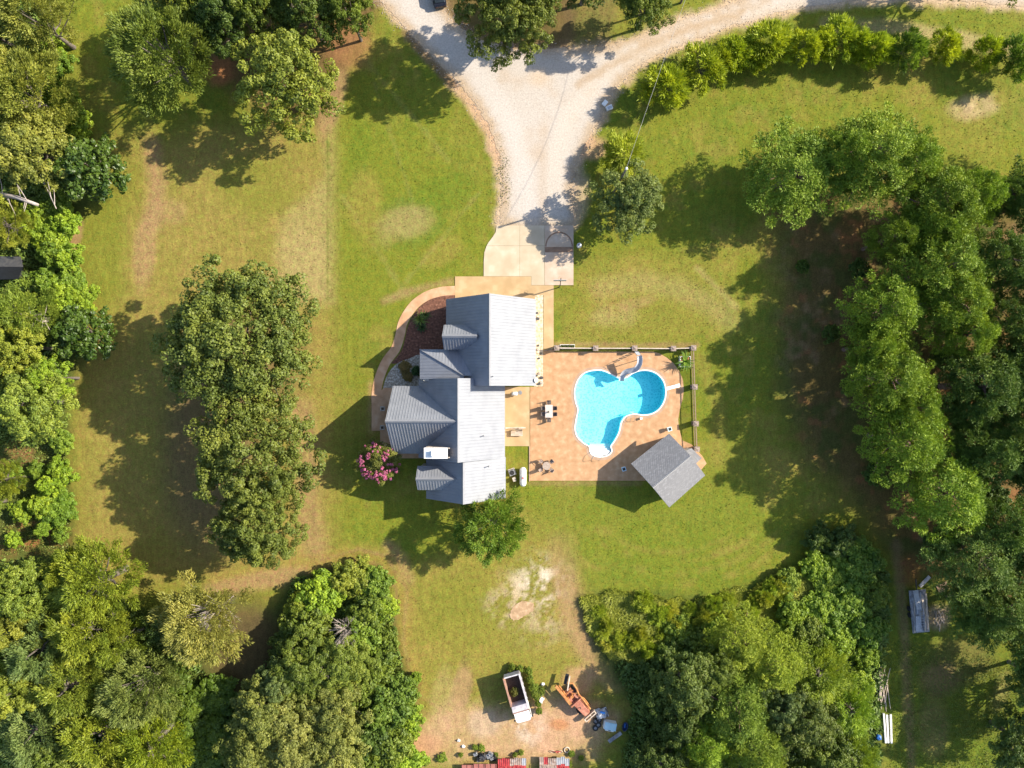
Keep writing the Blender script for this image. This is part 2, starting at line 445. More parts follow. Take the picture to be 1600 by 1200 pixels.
# bare and needle-strewn floor beneath the trees
pf = poly([(1215,330),(1330,300),(1480,300),(1600,330),(1720,330),(1720,860),(1600,1010),(1430,930),(1390,860),(1330,780),(1265,720),(1225,620),(1222,450)], 35)
lay(pf*.8, NEEDLE, .15); lay(pf*sstep(.55,.7,n3*.5+n2*.5)*.6, np.array([.24,.15,.075])); lay(pf*sstep(.62,.72,fbm(px,py,22,40))*.55, CLAY*.7)
lay(pf*sstep(.48,.62,fbm(px,py,34,41))*.65, DARKG)
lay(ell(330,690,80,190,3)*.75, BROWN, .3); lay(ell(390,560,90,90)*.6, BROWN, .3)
lay(poly([(300,90),(420,190),(520,180),(560,60),(600,0),(330,-20)], 18)*.85, NEEDLE*1.1, .2); lay(ell(520,160,16,60,18)*.7, PINK)
lay(ell(545,70,40,40)*.7, CLAY*.5+BROWN*.5, .2); lay(ell(345,110,25,25)*.8, CLAY*.8, .1)
lay(poly([(700,-20),(900,-20),(890,80),(760,80),(690,20)], 12)*.8, NEEDLE, .2); lay(poly([(890,-20),(960,-20),(960,70),(880,75)], 12)*.5, BROWN)
# rough woodland floor west, south-west, south-east
lay(poly([(-80,-60),(80,-60),(85,100),(115,190),(150,240),(160,310),(115,350),(110,440),(140,520),(110,620),(100,700),(115,850),(180,930),(260,960),(380,1100),(360,1260),(-80,1260)], 14)*.9, DARKG, .6)
lay(ell(45,842,60,30,-10,.9,3)*.85*rag, CLAY*.85, .1); lay(ell(30,720,40,34,0,.9,3)*.7*rag, CLAY*.5+BROWN*.5, .2); lay(ell(115,370,12,34,14)*.85, PINK, .2)
lay(poly([(380,1100),(330,1000),(430,940),(470,895),(590,885),(615,960),(620,1010),(650,1080),(640,1150),(640,1260),(350,1260)], 12)*.9, DARKG, .6)
lay(ell(380,1010,70,80)*.8, BROWN*.7, .3)
lay(poly([(905,935),(1000,925),(1100,935),(1200,905),(1260,870),(1330,830),(1390,900),(1385,1040),(1370,1260),(960,1260),(985,1100),(935,1030)], 14)*.9, DARKG, .6)
lay(poly([(1390,900),(1460,900),(1600,1000),(1720,1000),(1720,1260),(1390,1260),(1385,1040)], 18)*.6, GREEN2*.9)
lay(stroke([(1400,850),(1412,960),(1418,1100),(1425,1200)], 5, 8)*.6, BROWN*1.5); lay(stroke([(1422,880),(1424,900)], 10, 14)*.6, CLAY*.5)
lay(ell(1470,1060,34,30)*.7, PINK*.75, .3); lay(ell(1460,1140,26,50)*.4, PINK); lay(ell(1500,1030,60,40)*.4, BROWN)
lay(ell(1465,965,20,20)*.7, SAND*.7); lay(stroke([(1560,1100),(1570,1060)], 8, 10)*.4, PALE)
# edges worn against the paving
lay(stroke([(600,470),(640,455),(705,440)], 3, 8, .2)*.6, PINK); lay(stroke([(580,600),(580,672)], 3, 6, .2)*.5, PINK)
lay(stroke([(828,755),(1000,755)], 2, 5, .2)*.5, PINK*.8); lay(stroke([(868,538),(1090,540)], 3, 5, .2)*.6, PINK*.9)
# mower passes
ph1 = np.sin((px + wob*.35)*2*pi/17.0)*.5 + np.sin((px*.25+py + wob*.4)*2*pi/23.0)*.35
col = col*(1 + .055*(ph1*grass*sstep(.35,.6,n1+.12))[..., None])
# far outside the frame: woodland green
far = sstep(60, 200, np.maximum(np.abs(px-800)-850, np.abs(py-600)-640))
lay(far*.7, DARKG, .5)

gz = np.zeros(px.shape)
rough = np.clip(1-grass, 0, 1)
inframe = (np.abs(GX) < 77) & (np.abs(GY) < 59)
pool_d = poly_sd(px, py, POOL_PX)
flat = sstep(5, 20, np.minimum(np.minimum(dd, poly_sd(px, py, [(560,425),(900,345),(1115,535),(1115,800),(780,800),(575,690)])), 40))
gz = np.where(inframe, ((n3-.5)*.10 + (wob2*.006))*flat, 0.0)
ny, nx = px.shape
vid = np.arange(ny*nx).reshape(ny, nx)
quads = np.stack([vid[:-1,:-1], vid[:-1,1:], vid[1:,1:], vid[1:,:-1]], -1).reshape(-1, 4)
ph = (pool_d < 4)
keep = ~(ph[:-1,:-1] | ph[:-1,1:] | ph[1:,1:] | ph[1:,:-1]).reshape(-1)
quads = quads[keep]
def np_mesh(name, verts, faces, attrs=None, colors=None, smooth=False):
    me = bpy.data.meshes.new(name)
    k = faces.shape[1]
    me.vertices.add(len(verts)); me.vertices.foreach_set('co', np.ascontiguousarray(verts, np.float32).ravel())
    me.loops.add(faces.size); me.loops.foreach_set('vertex_index', np.ascontiguousarray(faces, np.int32).ravel())
    me.polygons.add(len(faces))
    me.polygons.foreach_set('loop_start', np.arange(0, faces.size, k, dtype=np.int32))
    me.polygons.foreach_set('loop_total', np.full(len(faces), k, np.int32))
    if smooth: me.polygons.foreach_set('use_smooth', np.ones(len(faces), bool))
    for an, av in (attrs or {}).items():
        a = me.attributes.new(an, 'FLOAT', 'POINT'); a.data.foreach_set('value', np.ascontiguousarray(av, np.float32))
    for an, av in (colors or {}).items():
        a = me.color_attributes.new(an, 'FLOAT_COLOR', 'POINT')
        c4 = np.concatenate([av, np.ones((len(av), 1))], 1)
        a.data.foreach_set('color', np.ascontiguousarray(c4, np.float32).ravel())
    me.update(calc_edges=True); me.validate()
    return me

def ground_material():
    m, N, L, b = new_mat('lawn_and_soil')
    b.inputs['Roughness'].default_value = .95; b.inputs['Specular IOR Level'].default_value = .15
    at = N.new('ShaderNodeAttribute'); at.attribute_name = 'soil'
    ag = N.new('ShaderNodeAttribute'); ag.attribute_name = 'grass'
    ge = N.new('ShaderNodeNewGeometry')
    def noise(scale, detail=4, stretch=None, rough=.6):
        n = N.new('ShaderNodeTexNoise'); n.inputs['Scale'].default_value = scale; n.inputs['Detail'].default_value = detail; n.inputs['Roughness'].default_value = rough
        if stretch:
            mp = N.new('ShaderNodeMapping'); mp.inputs['Scale'].default_value = stretch; mp.inputs['Rotation'].default_value = (0,0,.12)
            L.new(ge.outputs['Position'], mp.inputs[0]); L.new(mp.outputs[0], n.inputs['Vector'])
        else: L.new(ge.outputs['Position'], n.inputs['Vector'])
        return n.outputs['Fac']
    def math_(op, a, c):
        n = N.new('ShaderNodeMath'); n.operation = op
        for i, v in enumerate((a, c)):
            if hasattr(v, 'node'): L.new(v, n.inputs[i])
            else: n.inputs[i].default_value = v
        return n.outputs[0]
    f1 = noise(4.5, 6, None, .8); f2 = noise(1.1, 6, None, .7); f3 = noise(2.2, 4, (1, .22, 1), .7)
    v = math_('ADD', math_('MULTIPLY', math_('SUBTRACT', f1, .5), 2.0), math_('ADD', math_('MULTIPLY', math_('SUBTRACT', f2, .5), .75), math_('MULTIPLY', math_('SUBTRACT', f3, .5), .7)))
    v = math_('ADD', v, 1.0)
    v = math_('MAXIMUM', v, .35)
    mul = N.new('ShaderNodeVectorMath'); mul.operation = 'SCALE'
    L.new(at.outputs['Color'], mul.inputs[0]); L.new(v, mul.inputs['Scale'])
    # grass leans greener or drier in small tufts
    hs = N.new('ShaderNodeHueSaturation')
    hf = math_('ADD', .5, math_('MULTIPLY', math_('SUBTRACT', noise(1.7, 5, None, .7), .5), .17))
    hmix = math_('ADD', math_('MULTIPLY', math_('SUBTRACT', hf, .5), ag.outputs['Fac']), .5)
    L.new(hmix, hs.inputs['Hue']); L.new(mul.outputs[0], hs.inputs['Color'])
    L.new(hs.outputs[0], b.inputs['Base Color'])
    bp = N.new('ShaderNodeBump'); bp.inputs['Strength'].default_value = .55; bp.inputs['Distance'].default_value = .06
    L.new(math_('ADD', f1, f2), bp.inputs['Height']); L.new(bp.outputs[0], b.inputs['Normal'])
    return m
gme = np_mesh('ground', np.stack([GX, GY, gz], -1).reshape(-1, 3), quads, {'grass': grass.ravel()}, {'soil': col.reshape(-1, 3)}, True)
gme.materials.append(ground_material())
ground = bpy.data.objects.new('ground', gme); COL.objects.link(ground); struct(ground, 'mown lawn with dry tan patches, bare clay and woodland floor')

def Pl(pts): return [P(*p) for p in pts]
# ---- gravel drive
def gravel_material():
    m, N, L, b = new_mat('pale_gravel')
    b.inputs['Roughness'].default_value = .95
    ge = N.new('ShaderNodeNewGeometry')
    def noise(sc, d=6, r=.6):
        n = N.new('ShaderNodeTexNoise'); n.inputs['Scale'].default_value = sc; n.inputs['Detail'].default_value = d; n.inputs['Roughness'].default_value = r
        L.new(ge.outputs['Position'], n.inputs['Vector']); return n.outputs['Fac']
    r1 = N.new('ShaderNodeAttribute'); r1.attribute_name = 'soil'
    r2 = N.new('ShaderNodeValToRGB'); e = r2.color_ramp.elements
    e[0].position = .3; e[0].color = (.70,.69,.68,1); e[1].position = .66; e[1].color = (1.12,1.12,1.12,1)
    L.new(noise(4.5, 6, .75), r2.inputs[0])
    mx = N.new('ShaderNodeMix'); mx.data_type = 'RGBA'; mx.blend_type = 'MULTIPLY'; mx.inputs['Factor'].default_value = 1
    L.new(r1.outputs['Color'], mx.inputs['A']); L.new(r2.outputs[0], mx.inputs['B']); L.new(mx.outputs['Result'], b.inputs['Base Color'])
    bp = N.new('ShaderNodeBump'); bp.inputs['Strength'].default_value = .5; bp.inputs['Distance'].default_value = .05
    L.new(noise(9, 4), bp.inputs['Height']); L.new(bp.outputs[0], b.inputs['Normal'])
    return m
M['gravel'] = gravel_material()
from mathutils.geometry import delaunay_2d_cdt
gb = [Vector(p) for p in Pl(DRIVE_PX)]
bx = np.arange(-26, 84, .7); by = np.arange(20, 60, .7)
BX, BY = np.meshgrid(bx, by); BX = BX + np.random.default_rng(1).uniform(-.2,.2,BX.shape); BY = BY + np.random.default_rng(2).uniform(-.2,.2,BY.shape)
ins_ = poly_sd(BX*PXM+800, 600-BY*PXM, DRIVE_PX) < -4
pts_g = gb + [Vector((x, y)) for x, y in zip(BX[ins_], BY[ins_])]
nb_ = len(gb)
vv, _, ff, *_ = delaunay_2d_cdt(pts_g, [(i, (i+1) % nb_) for i in range(nb_)], [], 1, 1e-4)
vx = np.array([[v.x, v.y] for v in vv]); qx = vx[:,0]*PXM+800; qy = 600-vx[:,1]*PXM
gcol = np.empty((len(vx), 3)); gcol[:] = (.47,.415,.365)
def glay(m, c):
    global gcol
    m = np.clip(m, 0, 1)[:,None]; gcol = gcol*(1-m) + np.array(c)*m
gn = fbm(qx, qy, 40, 90); gn2 = fbm(qx, qy, 14, 91)
edge_d = -poly_sd(qx, qy, DRIVE_PX)
glay(sstep(.5,.72,gn*.6+gn2*.4)*.45, (.42,.31,.21))
glay(sstep(16, 2, edge_d + (gn2-.5)*16)*.85, (.40,.285,.175))
def gs(pts, w, s_): return sstep(w+s_, w-s_*.3, line_d(qx, qy, pts) + (gn2-.5)*6)
glay(gs([(640,10),(700,72),(760,130),(810,210),(830,350)], 10, 12)*.5, (.52,.47,.43)); glay(gs([(865,340),(868,250),(890,180),(960,100),(1080,44),(1200,10),(1300,-4)], 10, 12)*.45, (.54,.47,.40))
glay(gs([(905,130),(985,86),(1060,52),(1160,20)], 4, 6)*.6, (.36,.24,.13)); glay(gs([(1000,70),(1100,36),(1200,4)], 3, 5)*.5, (.38,.26,.15))
glay(gs([(850,352),(846,280),(850,200)], 5, 8)*.4, (.42,.32,.23)); glay(sstep(28,4,np.hypot(qx-842,(qy-122)*1.3))*.45, (.50,.33,.18))
glay(sstep(330,352,qy)*(qx<900)*.4, (.38,.29,.19))
gfa = np.array([f for f in ff if len(f) == 3])
gm_ = np_mesh('gravel_drive', np.concatenate([vx, np.full((len(vx),1), .03)], 1), gfa, None, {'soil': gcol}); gm_.materials.append(M['gravel'])
gro = bpy.data.objects.new('gravel_drive', gm_); COL.objects.link(gro); struct(gro, 'pale gravel drive forking in front of the house')

# ---- concrete: drive, court, apron, walkway
drive = bpy.data.objects.new('driveway', None); COL.objects.link(drive); struct(drive, 'cream concrete driveway with basketball court and tan apron')
def slab(loop_px, mat, name, parent, z=.07, th=.16):
    o = fill_sheet(name, [Pl(loop_px)], z, mat, th); o.parent = parent; return o
slab([(776,352.5),(812,352.5),(812,384),(760.5,384),(763,379.5),(770,370),(774.5,363)], M['cream'], 'slab', drive)
slab([(812.3,352.5),(850.6,352.5),(850.6,384),(812.3,384)], M['cream'], 'slab', drive)
slab([(760.3,384.3),(812,384.3),(812,431.7),(755.7,431.7),(755.9,408),(756.8,394.5)], M['cream'], 'slab', drive)
slab([(812.3,384.3),(850.6,384.3),(850.6,445.5),(830.3,445.5),(830.3,431.7),(812.3,431.7)], M['cream'], 'slab', drive)
slab([(851,352.5),(896,352.5),(896,445.5),(851,445.5)], M['court'], 'court_slab', drive)
slab([(711,432),(830,432),(830,445.9),(865,445.9),(865,545),(849.3,545),(849.3,461),(836,461),(836,500),(711,500)], M['apron'], 'apron_slab', drive, .066)
# painted key and arc on the court
ck = bmesh.new(); mbk = MB()
mbk.prism(Pl([(851.5,386),(895.5,386),(895.5,394.5),(851.5,394.5)]), .072, .0745)
arc = []
for r in (21.8, 19.6):
    arc.append([P(873.5 + r*cos(radians(t)), 385.5 - r*1.08*sin(radians(t))) for t in range(0, 181, 9)])
vs = [(x, y, .0745) for x, y in arc[0]] + [(x, y, .0745) for x, y in arc[1]]
n_ = len(arc[0]); mbk.add(vs, [(i, i+1, n_+i+1, n_+i) for i in range(n_-1)])
o = mbk.build('painted_marking', M['court_paint'], drive, (0,0,0))
walk_c = smooth_loop([(711,454),(690,455.5),(668,462),(650,474),(637,490),(629,506),(625,524),(618,545),(603,566),(593,590),(588,615),(588,640),(588,673)], 6, False)
def ribbon(cl, w0):
    L_, R_ = [], []
    for i, (x, y) in enumerate(cl):
        a = cl[max(0, i-1)]; b = cl[min(len(cl)-1, i+1)]
        l = hypot(b[0]-a[0], b[1]-a[1]); nx_, ny_ = -(b[1]-a[1])/l, (b[0]-a[0])/l
        L_.append((x+nx_*w0, y+ny_*w0)); R_.append((x-nx_*w0, y-ny_*w0))
    return L_ + R_[::-1]
struct(fill_sheet('walkway', [Pl(ribbon(walk_c, 7.2))], .05, M['path'], .15), 'curved red tan walkway round the planting beds')
struct(fill_sheet('porch_floor', [Pl([(594,612),(600,606),(660,606),(660,716),(610,716),(594,690)])], .045, M['path'], .15), 'paved porch floor at the front door')
struct(fill_sheet('mulch_bed', [Pl(smooth_loop([(711,461),(692,462),(672,468),(656,479),(645,493),(637,510),(633,528),(628,546),(618,560),(612,568),(630,566),(656,556),(715,560),(715,500)], 5))], .022, M['mulch'], .06), 'red brown mulch bed inside the curved walkway')
struct(fill_sheet('gravel_bed', [Pl(smooth_loop([(657,556),(640,560),(622,567),(609,580),(601,597),(597,618),(596,645),(606,648),(614,615),(650,606),(660,590)], 5))], .034, M['pebble'], .06), 'grey river gravel bed by the front wall')
struct(fill_sheet('gravel_strip', [Pl([(834,461),(848.7,461),(848.7,604),(834,604)])], .04, M['sandstone'], .08), 'pale sandy gravel strip along the east wall')
# ---- pool patio with a hole for the pool
deck = offset_loop(POOL, .55)
patio_px = [(828.3,604.5),(849,604.5),(849,546),(866,546),(866,549.5),(1020,549.5),(1030,552),(1042,559),(1052,567),(1061,579.5),(1066.5,592),(1068.5,608),(1067,622),(1062,640),(1059.5,655),(1060.5,668),(1066,688),(1080,694),(1097,712),(1104,724),(1060,775),(1040,778),(1010,751),(828.3,751)]
struct(fill_sheet('patio', [Pl(patio_px), deck], .06, M['patio'], .16), 'orange tan stamped concrete patio round the pool')
struct(fill_sheet('rear_terrace', [Pl([(786,604.5),(827.6,604.5),(827.6,697),(786,697)])], .055, M['apron'], .16), 'golden tan concrete terrace behind the house')
kb = MB(); kb.prism(Pl([(826.6,697.3),(828.0,697.3),(828.0,752),(826.6,752)]), -.05, .12)
struct(kb.build('kerb', M['deckband']), 'low brown kerb beside the patio')
pad = smooth_loop([(797,958),(804,946),(818,939),(832,942),(833,953),(820,963),(806,969),(798,966)], 7)
pad = [(x + _rs.uniform(-1.3,1.3), y + _rs.uniform(-1.3,1.3)) for x, y in pad]
struct(fill_sheet('bare_sand_patch', [Pl(pad)], .05, pm('packed_sand', (.33,.21,.115), (.44,.29,.17), 1.6, .95, c3=(.50,.35,.22), bump=.3), .1), 'small bare packed sand pad in the back yard')
# ================================================================== HOUSE
def ribbed_slope(e0, e1, r1, r0, spacing=.42, th=.07, clip=None):
    """metal roof slope: e0-e1 along the eave, r1-r0 along the ridge, raised ribs running down the slope; returns MB"""
    mb = MB(); A, B, C, D = map(Vector, (e0, e1, r1, r0))
    mb.sheet([A, B, C, D], th)
    u = (B-A).normalized(); nr = u.cross(D-A).normalized()
    if nr.z < 0: nr = -nr
    v = nr.cross(u)
    if v.z < 0: v = -v
    poly = [((p-A).dot(u), (p-A).dot(v)) for p in (A, B, C, D)]
    umin = min(p[0] for p in poly); umax = max(p[0] for p in poly)
    k = umin + spacing*.5
    while k < umax - .05:
        hits = []
        for i in range(4):
            (a0, b0), (a1, b1) = poly[i], poly[(i+1) % 4]
            if (a0 - k)*(a1 - k) < 0:
                hits.append(b0 + (b1-b0)*(k-a0)/(a1-a0))
        if len(hits) >= 2 and max(hits)-min(hits) > .15:
            lo, hi = min(hits)-.01, max(hits)
            w = .03; h = .034
            pts = []
            for vv in (lo, hi):
                for du, dh in ((-w*1.5, -.01), (w*1.5, -.01), (w*.7, h), (-w*.7, h)):
                    pts.append(tuple(A + u*(k+du) + v*vv + nr*dh))
            mb.add(pts, [(3,2,1,0),(4,5,6,7),(1,2,6,5),(2,3,7,6),(3,0,4,7)])
        k += spacing
    return mb
HX, HY = P(735, 630, 0)
house = thing('house', 'rambling house with ribbed grey metal gable roofs and dormers beside the pool', 'house', (HX, HY, 0))
def slope(pts, spacing=.42):
    o = part(ribbed_slope(*pts, spacing=spacing), 'roof_slope', M['roof'], house); return o
def ridge_cap(a, b, par):
    a, b = Vector(a), Vector(b); d = (b-a).normalized(); s = d.cross(Vector((0,0,1))).normalized()
    mb = MB()
    vs = []
    for p in (a, b):
        for off, dz in ((-.22,-.16),(0,.09),(.22,-.16),(0,-.05)):
            vs.append(tuple(p + s*off + Vector((0,0,dz))))
    mb.add(vs, [(0,1,5,4),(1,2,6,5),(2,3,7,6),(3,0,4,7),(0,3,2,1),(4,5,6,7)])
    return sub(mb, 'ridge_cap', M['roofcap'], par, house)
k_ = 1/PXM
def W(ox, oy): return (ox*k_, -oy*k_)          # true ground offset in photo pixels -> world
def gable_ns(xw, xr, xe, yn, ys, he, hr, wall_in=.45, rn=None):
    """block with its ridge north-south; offsets in ground pixels; returns the two slopes"""
    w0 = [(*W(xw, ys), he), (*W(xw, yn), he), (*W(xr, yn), hr), (*W(xr, ys), hr)]
    e0 = [(*W(xe, yn), he), (*W(xe, ys), he), (*W(xr, ys), hr), (*W(xr, yn), hr)]
    s1, s2 = slope(w0), slope(e0)
    ridge_cap((*W(xr, yn), hr+.03), (*W(xr, ys), hr+.03), s2)
    i = wall_in/k_
    prof = [(xw+i, 0), (xw+i, he+.1), (xr, hr-.28), (xe-i, he+.1), (xe-i, 0)]
    mb = MB(); vs = []
    for yy in (yn+i, ys-i):
        for x, z in prof: vs.append((*W(x, yy), z))
    mb.add(vs, [(0,1,2,3,4),(9,8,7,6,5),(0,5,6,1),(1,6,7,2),(2,7,8,3),(3,8,9,4),(4,9,5,0)])
    wl_ = part(mb, 'wall', M['siding'], house)
    return s1, s2, wl_
def gable_ew(xw, xe, yn, yr, ys, he, hr, inset=.4, name='wall'):
    n0 = [(*W(xw, yn), he), (*W(xe, yn), he), (*W(xe, yr), hr), (*W(xw, yr), hr)]
    s0 = [(*W(xe, ys), he), (*W(xw, ys), he), (*W(xw, yr), hr), (*W(xe, yr), hr)]
    a, b = slope(n0, .38), slope(s0, .38)
    ridge_cap((*W(xw, yr), hr+.03), (*W(xe, yr), hr+.03), a)
    i = inset/k_
    mb = MB(); vs = []
    for xx in (xw+i, xe-i):
        for y, z in ((yn+i, 0), (yn+i, he+.08), (yr, hr-.3), (ys-i, he+.08), (ys-i, 0)): vs.append((*W(xx, y), z))
    mb.add(vs, [(0,1,2,3,4),(9,8,7,6,5),(0,5,6,1),(1,6,7,2),(2,7,8,3),(3,8,9,4),(4,9,5,0)])
    w = part(mb, name, M['siding'], house)
    return a, b, w
def window(cx, cy, cz, w, h, face):
    """window on a wall facing 'x-','x+','y-','y+'"""
    horiz = face[0] == 'x'
    d = .06
    sz = (d, w, h) if horiz else (w, d, h)
    f = MB()
    for s in (-1, 1):
        f.box((cx, cy + (s*(w/2) if horiz else 0), cz) if horiz else (cx + s*w/2, cy, cz), (d*1.5, .09, h+.09) if horiz else (.09, d*1.5, h+.09))
        f.box((cx, cy, cz + s*h/2), (d*1.4, w-.09, .09) if horiz else (w-.09, d*1.4, .09))
    f.box((cx, cy, cz), (d*1.3, w-.09, .05) if horiz else (w-.09, d*1.3, .05))
    fo = part(f, 'window', M['white'], house)
    g = MB().box((cx, cy, cz), (d*.5, w, h) if horiz else (w, d*.5, h))
    sub(g, 'pane', M['glass'], fo, house)
# north block (A), middle block (C), south block (E)
gable_ns(-99.8, -32.2, 36.0, -128.5, 2.5, 3.0, 9.0)
gable_ns(-141.5, -77.0, -10.8, -8.2, 111.6, 3.0, 9.0)
gable_ns(-129.9, -70.5, -9.7, 110.5, 173.4, 3.0, 7.6)
# front gable (D) and the two dormers
gable_ew(-180.3, -78.5, 2.9, 53.0, 105.4, 3.0, 8.85)
gable_ew(-100.2, -50, -87.0, -68.7, -50.6, 5.7, 8.1, .22, 'dormer_wall')
gable_ew(-140.0, -80, 121.4, 138.3, 157.0, 5.0, 6.8, .22, 'dormer_wall')
# hipped entry roof (B): west slope and north slope meeting at a hip
bw, bn = -137.0, -51.4
hipx, hipy, hh, be = -69.8, -12.1, 6.7, 4.7
slope([(*W(bw, -7.6), be), (*W(bw, bn), be), (*W(hipx, hipy), hh), (*W(hipx, -7.6), hh)])
slope([(*W(bw, bn), be), (*W(-40, bn), be), (*W(-40, hipy), hh), (*W(hipx, hipy), hh)])
mb = MB(); mb.prism([W(bw+5, bn+5), W(bw+5, -5), W(-60, -5), W(-60, bn+5)], 0, be-.02); part(mb, 'wall', M['siding'], house)
mb = MB(); mb.tube([(*W(bw, bn), be+.06), (*W(hipx, hipy), hh+.06)], .09, 6); part(mb, 'hip_cap', M['roofcap'], house)
# windows and doors seen only at a slant
for oy in (-105, -85, -35): window(*W(-95, oy), 1.5, 1.3, 1.4, 'x-')
window(*W(-97.7, -68.7), 6.4, 1.1, 1.1, 'x-'); window(*W(-137.5, 138.3), 5.6, 1.0, .9, 'x-')
for oy in (25, 80): window(*W(-175.8, oy), 1.6, 1.6, 1.5, 'x-')
window(*W(-175.8, 53), 5.6, 1.6, 1.4, 'x-')
for oy in (125, 150): window(*W(-125, oy), 1.6, 1.2, 1.4, 'x-')
for oy in (-110, -85, -55, -25): window(*W(31, oy), 1.6, 1.3, 1.3, 'x+')
for oy in (25, 100, 140, 160): window(*W(-15.5 if oy < 110 else -14.6, oy), 1.6, 1.3, 1.3, 'x+')
window(*W(-62, 168.5), 1.6, 1.4, 1.4, 'y-'); window(*W(-100, 168.5), 1.6, 1.2, 1.4, 'y-'); window(*W(-70.5, 168.5), 5.2, 1.1, 1.2, 'y-')
for ox in (-65, 0): window(*W(ox, -123), 1.5, 2.6, 2.2, 'y+')
window(*W(-32, -123), 6.2, 1.3, 1.3, 'y+')
def door(cx, cy, face, m):
    mb = MB().box((cx, cy, 1.05), (.09, 1.0, 2.1) if face == 'x' else (1.0, .09, 2.1))
    d = part(mb, 'door', m, house)
    sub(MB().box((cx+.07, cy+.38, 1.0), (.06, .05, .14)), 'handle', M['dark'], d, house)
door(*W(-15.4, 60), 'x', M['wood']); door(*W(-175.6, 53), 'x', M['wood'])
# chimney clad in pale stone with a white cap and a flue
cx, cy = P(681, 708, 9.0)
ch = thing  # (kept short)
cw, cd, cz1 = 37/PXM*.905, 17/PXM*.905, 9.0
cm = MB().box((cx, cy, cz1/2+1), (cw-.25, cd-.2, cz1-2.1)); chim = part(cm, 'chimney', M['stone'], house)
r_ = random.Random(3)
sb_ = MB()
for zc in range(24):
    z = 4.3 + zc*.19
    if z > cz1-.25: break
    for t in range(7):
        x = cx - cw/2 + .2 + t*.46 + (zc % 2)*.18
        for s in (-1, 1): sb_.box((x, cy + s*(cd-.2)/2, z), (r_.uniform(.28,.42), r_.uniform(.06,.13), .16))
    for t in range(3):
        y = cy - cd/2 + .3 + t*.42
        for s in (-1, 1): sb_.box((cx + s*(cw-.25)/2, y, z), (r_.uniform(.06,.13), r_.uniform(.28,.38), .16))
o = sub(sb_, 'chimney_stones', M['stone'], chim, house); o['kind'] = 'stuff'
capm = MB().box((cx, cy, cz1), (cw, cd, .12)); sub(capm, 'chimney_cap', M['white'], chim, house)
fl = MB().box((cx-.12, cy+.05, cz1+.30), (.62, .62, .46)); fl.box((cx-.12, cy+.05, cz1+.57), (.78, .78, .07)); sub(fl, 'flue', M['white'], chim, house)
# vent pipes and a satellite dish on the roof
for pxx, pyy, h in ((770.5,588,8.9),(756,681,6.4),(764,729,5.6)):
    x, y = P(pxx, pyy, h)
    v_ = MB().tube([(x, y, h-1.3), (x, y, h+.15)], .055, 8); v_.lathe([(.09,0),(.10,.03),(.05,.07)], (x, y, h+.15), 8); part(v_, 'vent_pipe', M['grey'], house)
x, y = P(837, 594, 3.3)
dm = MB().lathe([(.02,0),(.14,.02),(.24,.05),(.3,.09),(.3,.1),(.23,.06),(.14,.03),(.02,.012)], (0,0,0), 18)
dish = thing('satellite_dish', 'small white satellite dish on the east eave of the house', 'dish', (x, y, 2.9))
do = part(MB(), 'bracket', M['grey'], dish) if False else part(MB().tube([(x-.35, y, 2.9), (x, y, 3.05), (x, y, 3.3)], .03, 6), 'bracket', M['grey'], dish)
for i, v in enumerate(dm.v):
    a = radians(38); X, Y, Z = v; X, Z = X*cos(a)+Z*sin(a), -X*sin(a)+Z*cos(a); dm.v[i] = (x+X, y+Y, 3.32+Z)
part(dm, 'reflector', M['white'], dish, True)
part(MB().tube([(x, y, 3.3), (x+.42, y, 3.62)], .015, 5).box((x+.43, y, 3.64), (.08,.08,.08)), 'feed_arm', M['grey'], dish)

# ================================================================== POOL HOUSE
def PH(px, py, h): return (*P(px, py, h), h)
phx, phy = P(1045, 738, 3)
ph_ = thing('pool_house', 'small pool house with grey shingled gable roof set at an angle', 'pool house', (phx, phy, 0))
he, hr = 2.8, 4.7
def shingle_mat():
    m, N, L, b = new_mat('grey_asphalt_shingles')
    at = N.new('ShaderNodeAttribute'); at.attribute_name = 'tint'
    tc = N.new('ShaderNodeTexCoord'); nz = N.new('ShaderNodeTexNoise'); nz.inputs['Scale'].default_value = 9; nz.inputs['Detail'].default_value = 6
    L.new(tc.outputs['Object'], nz.inputs['Vector'])
    ad = N.new('ShaderNodeMath'); ad.operation = 'MULTIPLY_ADD'; ad.inputs[1].default_value = .5; L.new(nz.outputs['Fac'], ad.inputs[0]); L.new(at.outputs['Fac'], ad.inputs[2])
    cr = N.new('ShaderNodeValToRGB'); e = cr.color_ramp.elements
    e[0].position = .2; e[0].color = (.19,.188,.195,1); e[1].position = 1.1 if False else 1.0; e[1].color = (.44,.435,.44,1)
    x = cr.color_ramp.elements.new(.7); x.color = (.255,.252,.26,1)
    L.new(ad.outputs[0], cr.inputs[0]); L.new(cr.outputs[0], b.inputs['Base Color']); b.inputs['Roughness'].default_value = .9
    return m
M['shingle'] = shingle_mat()
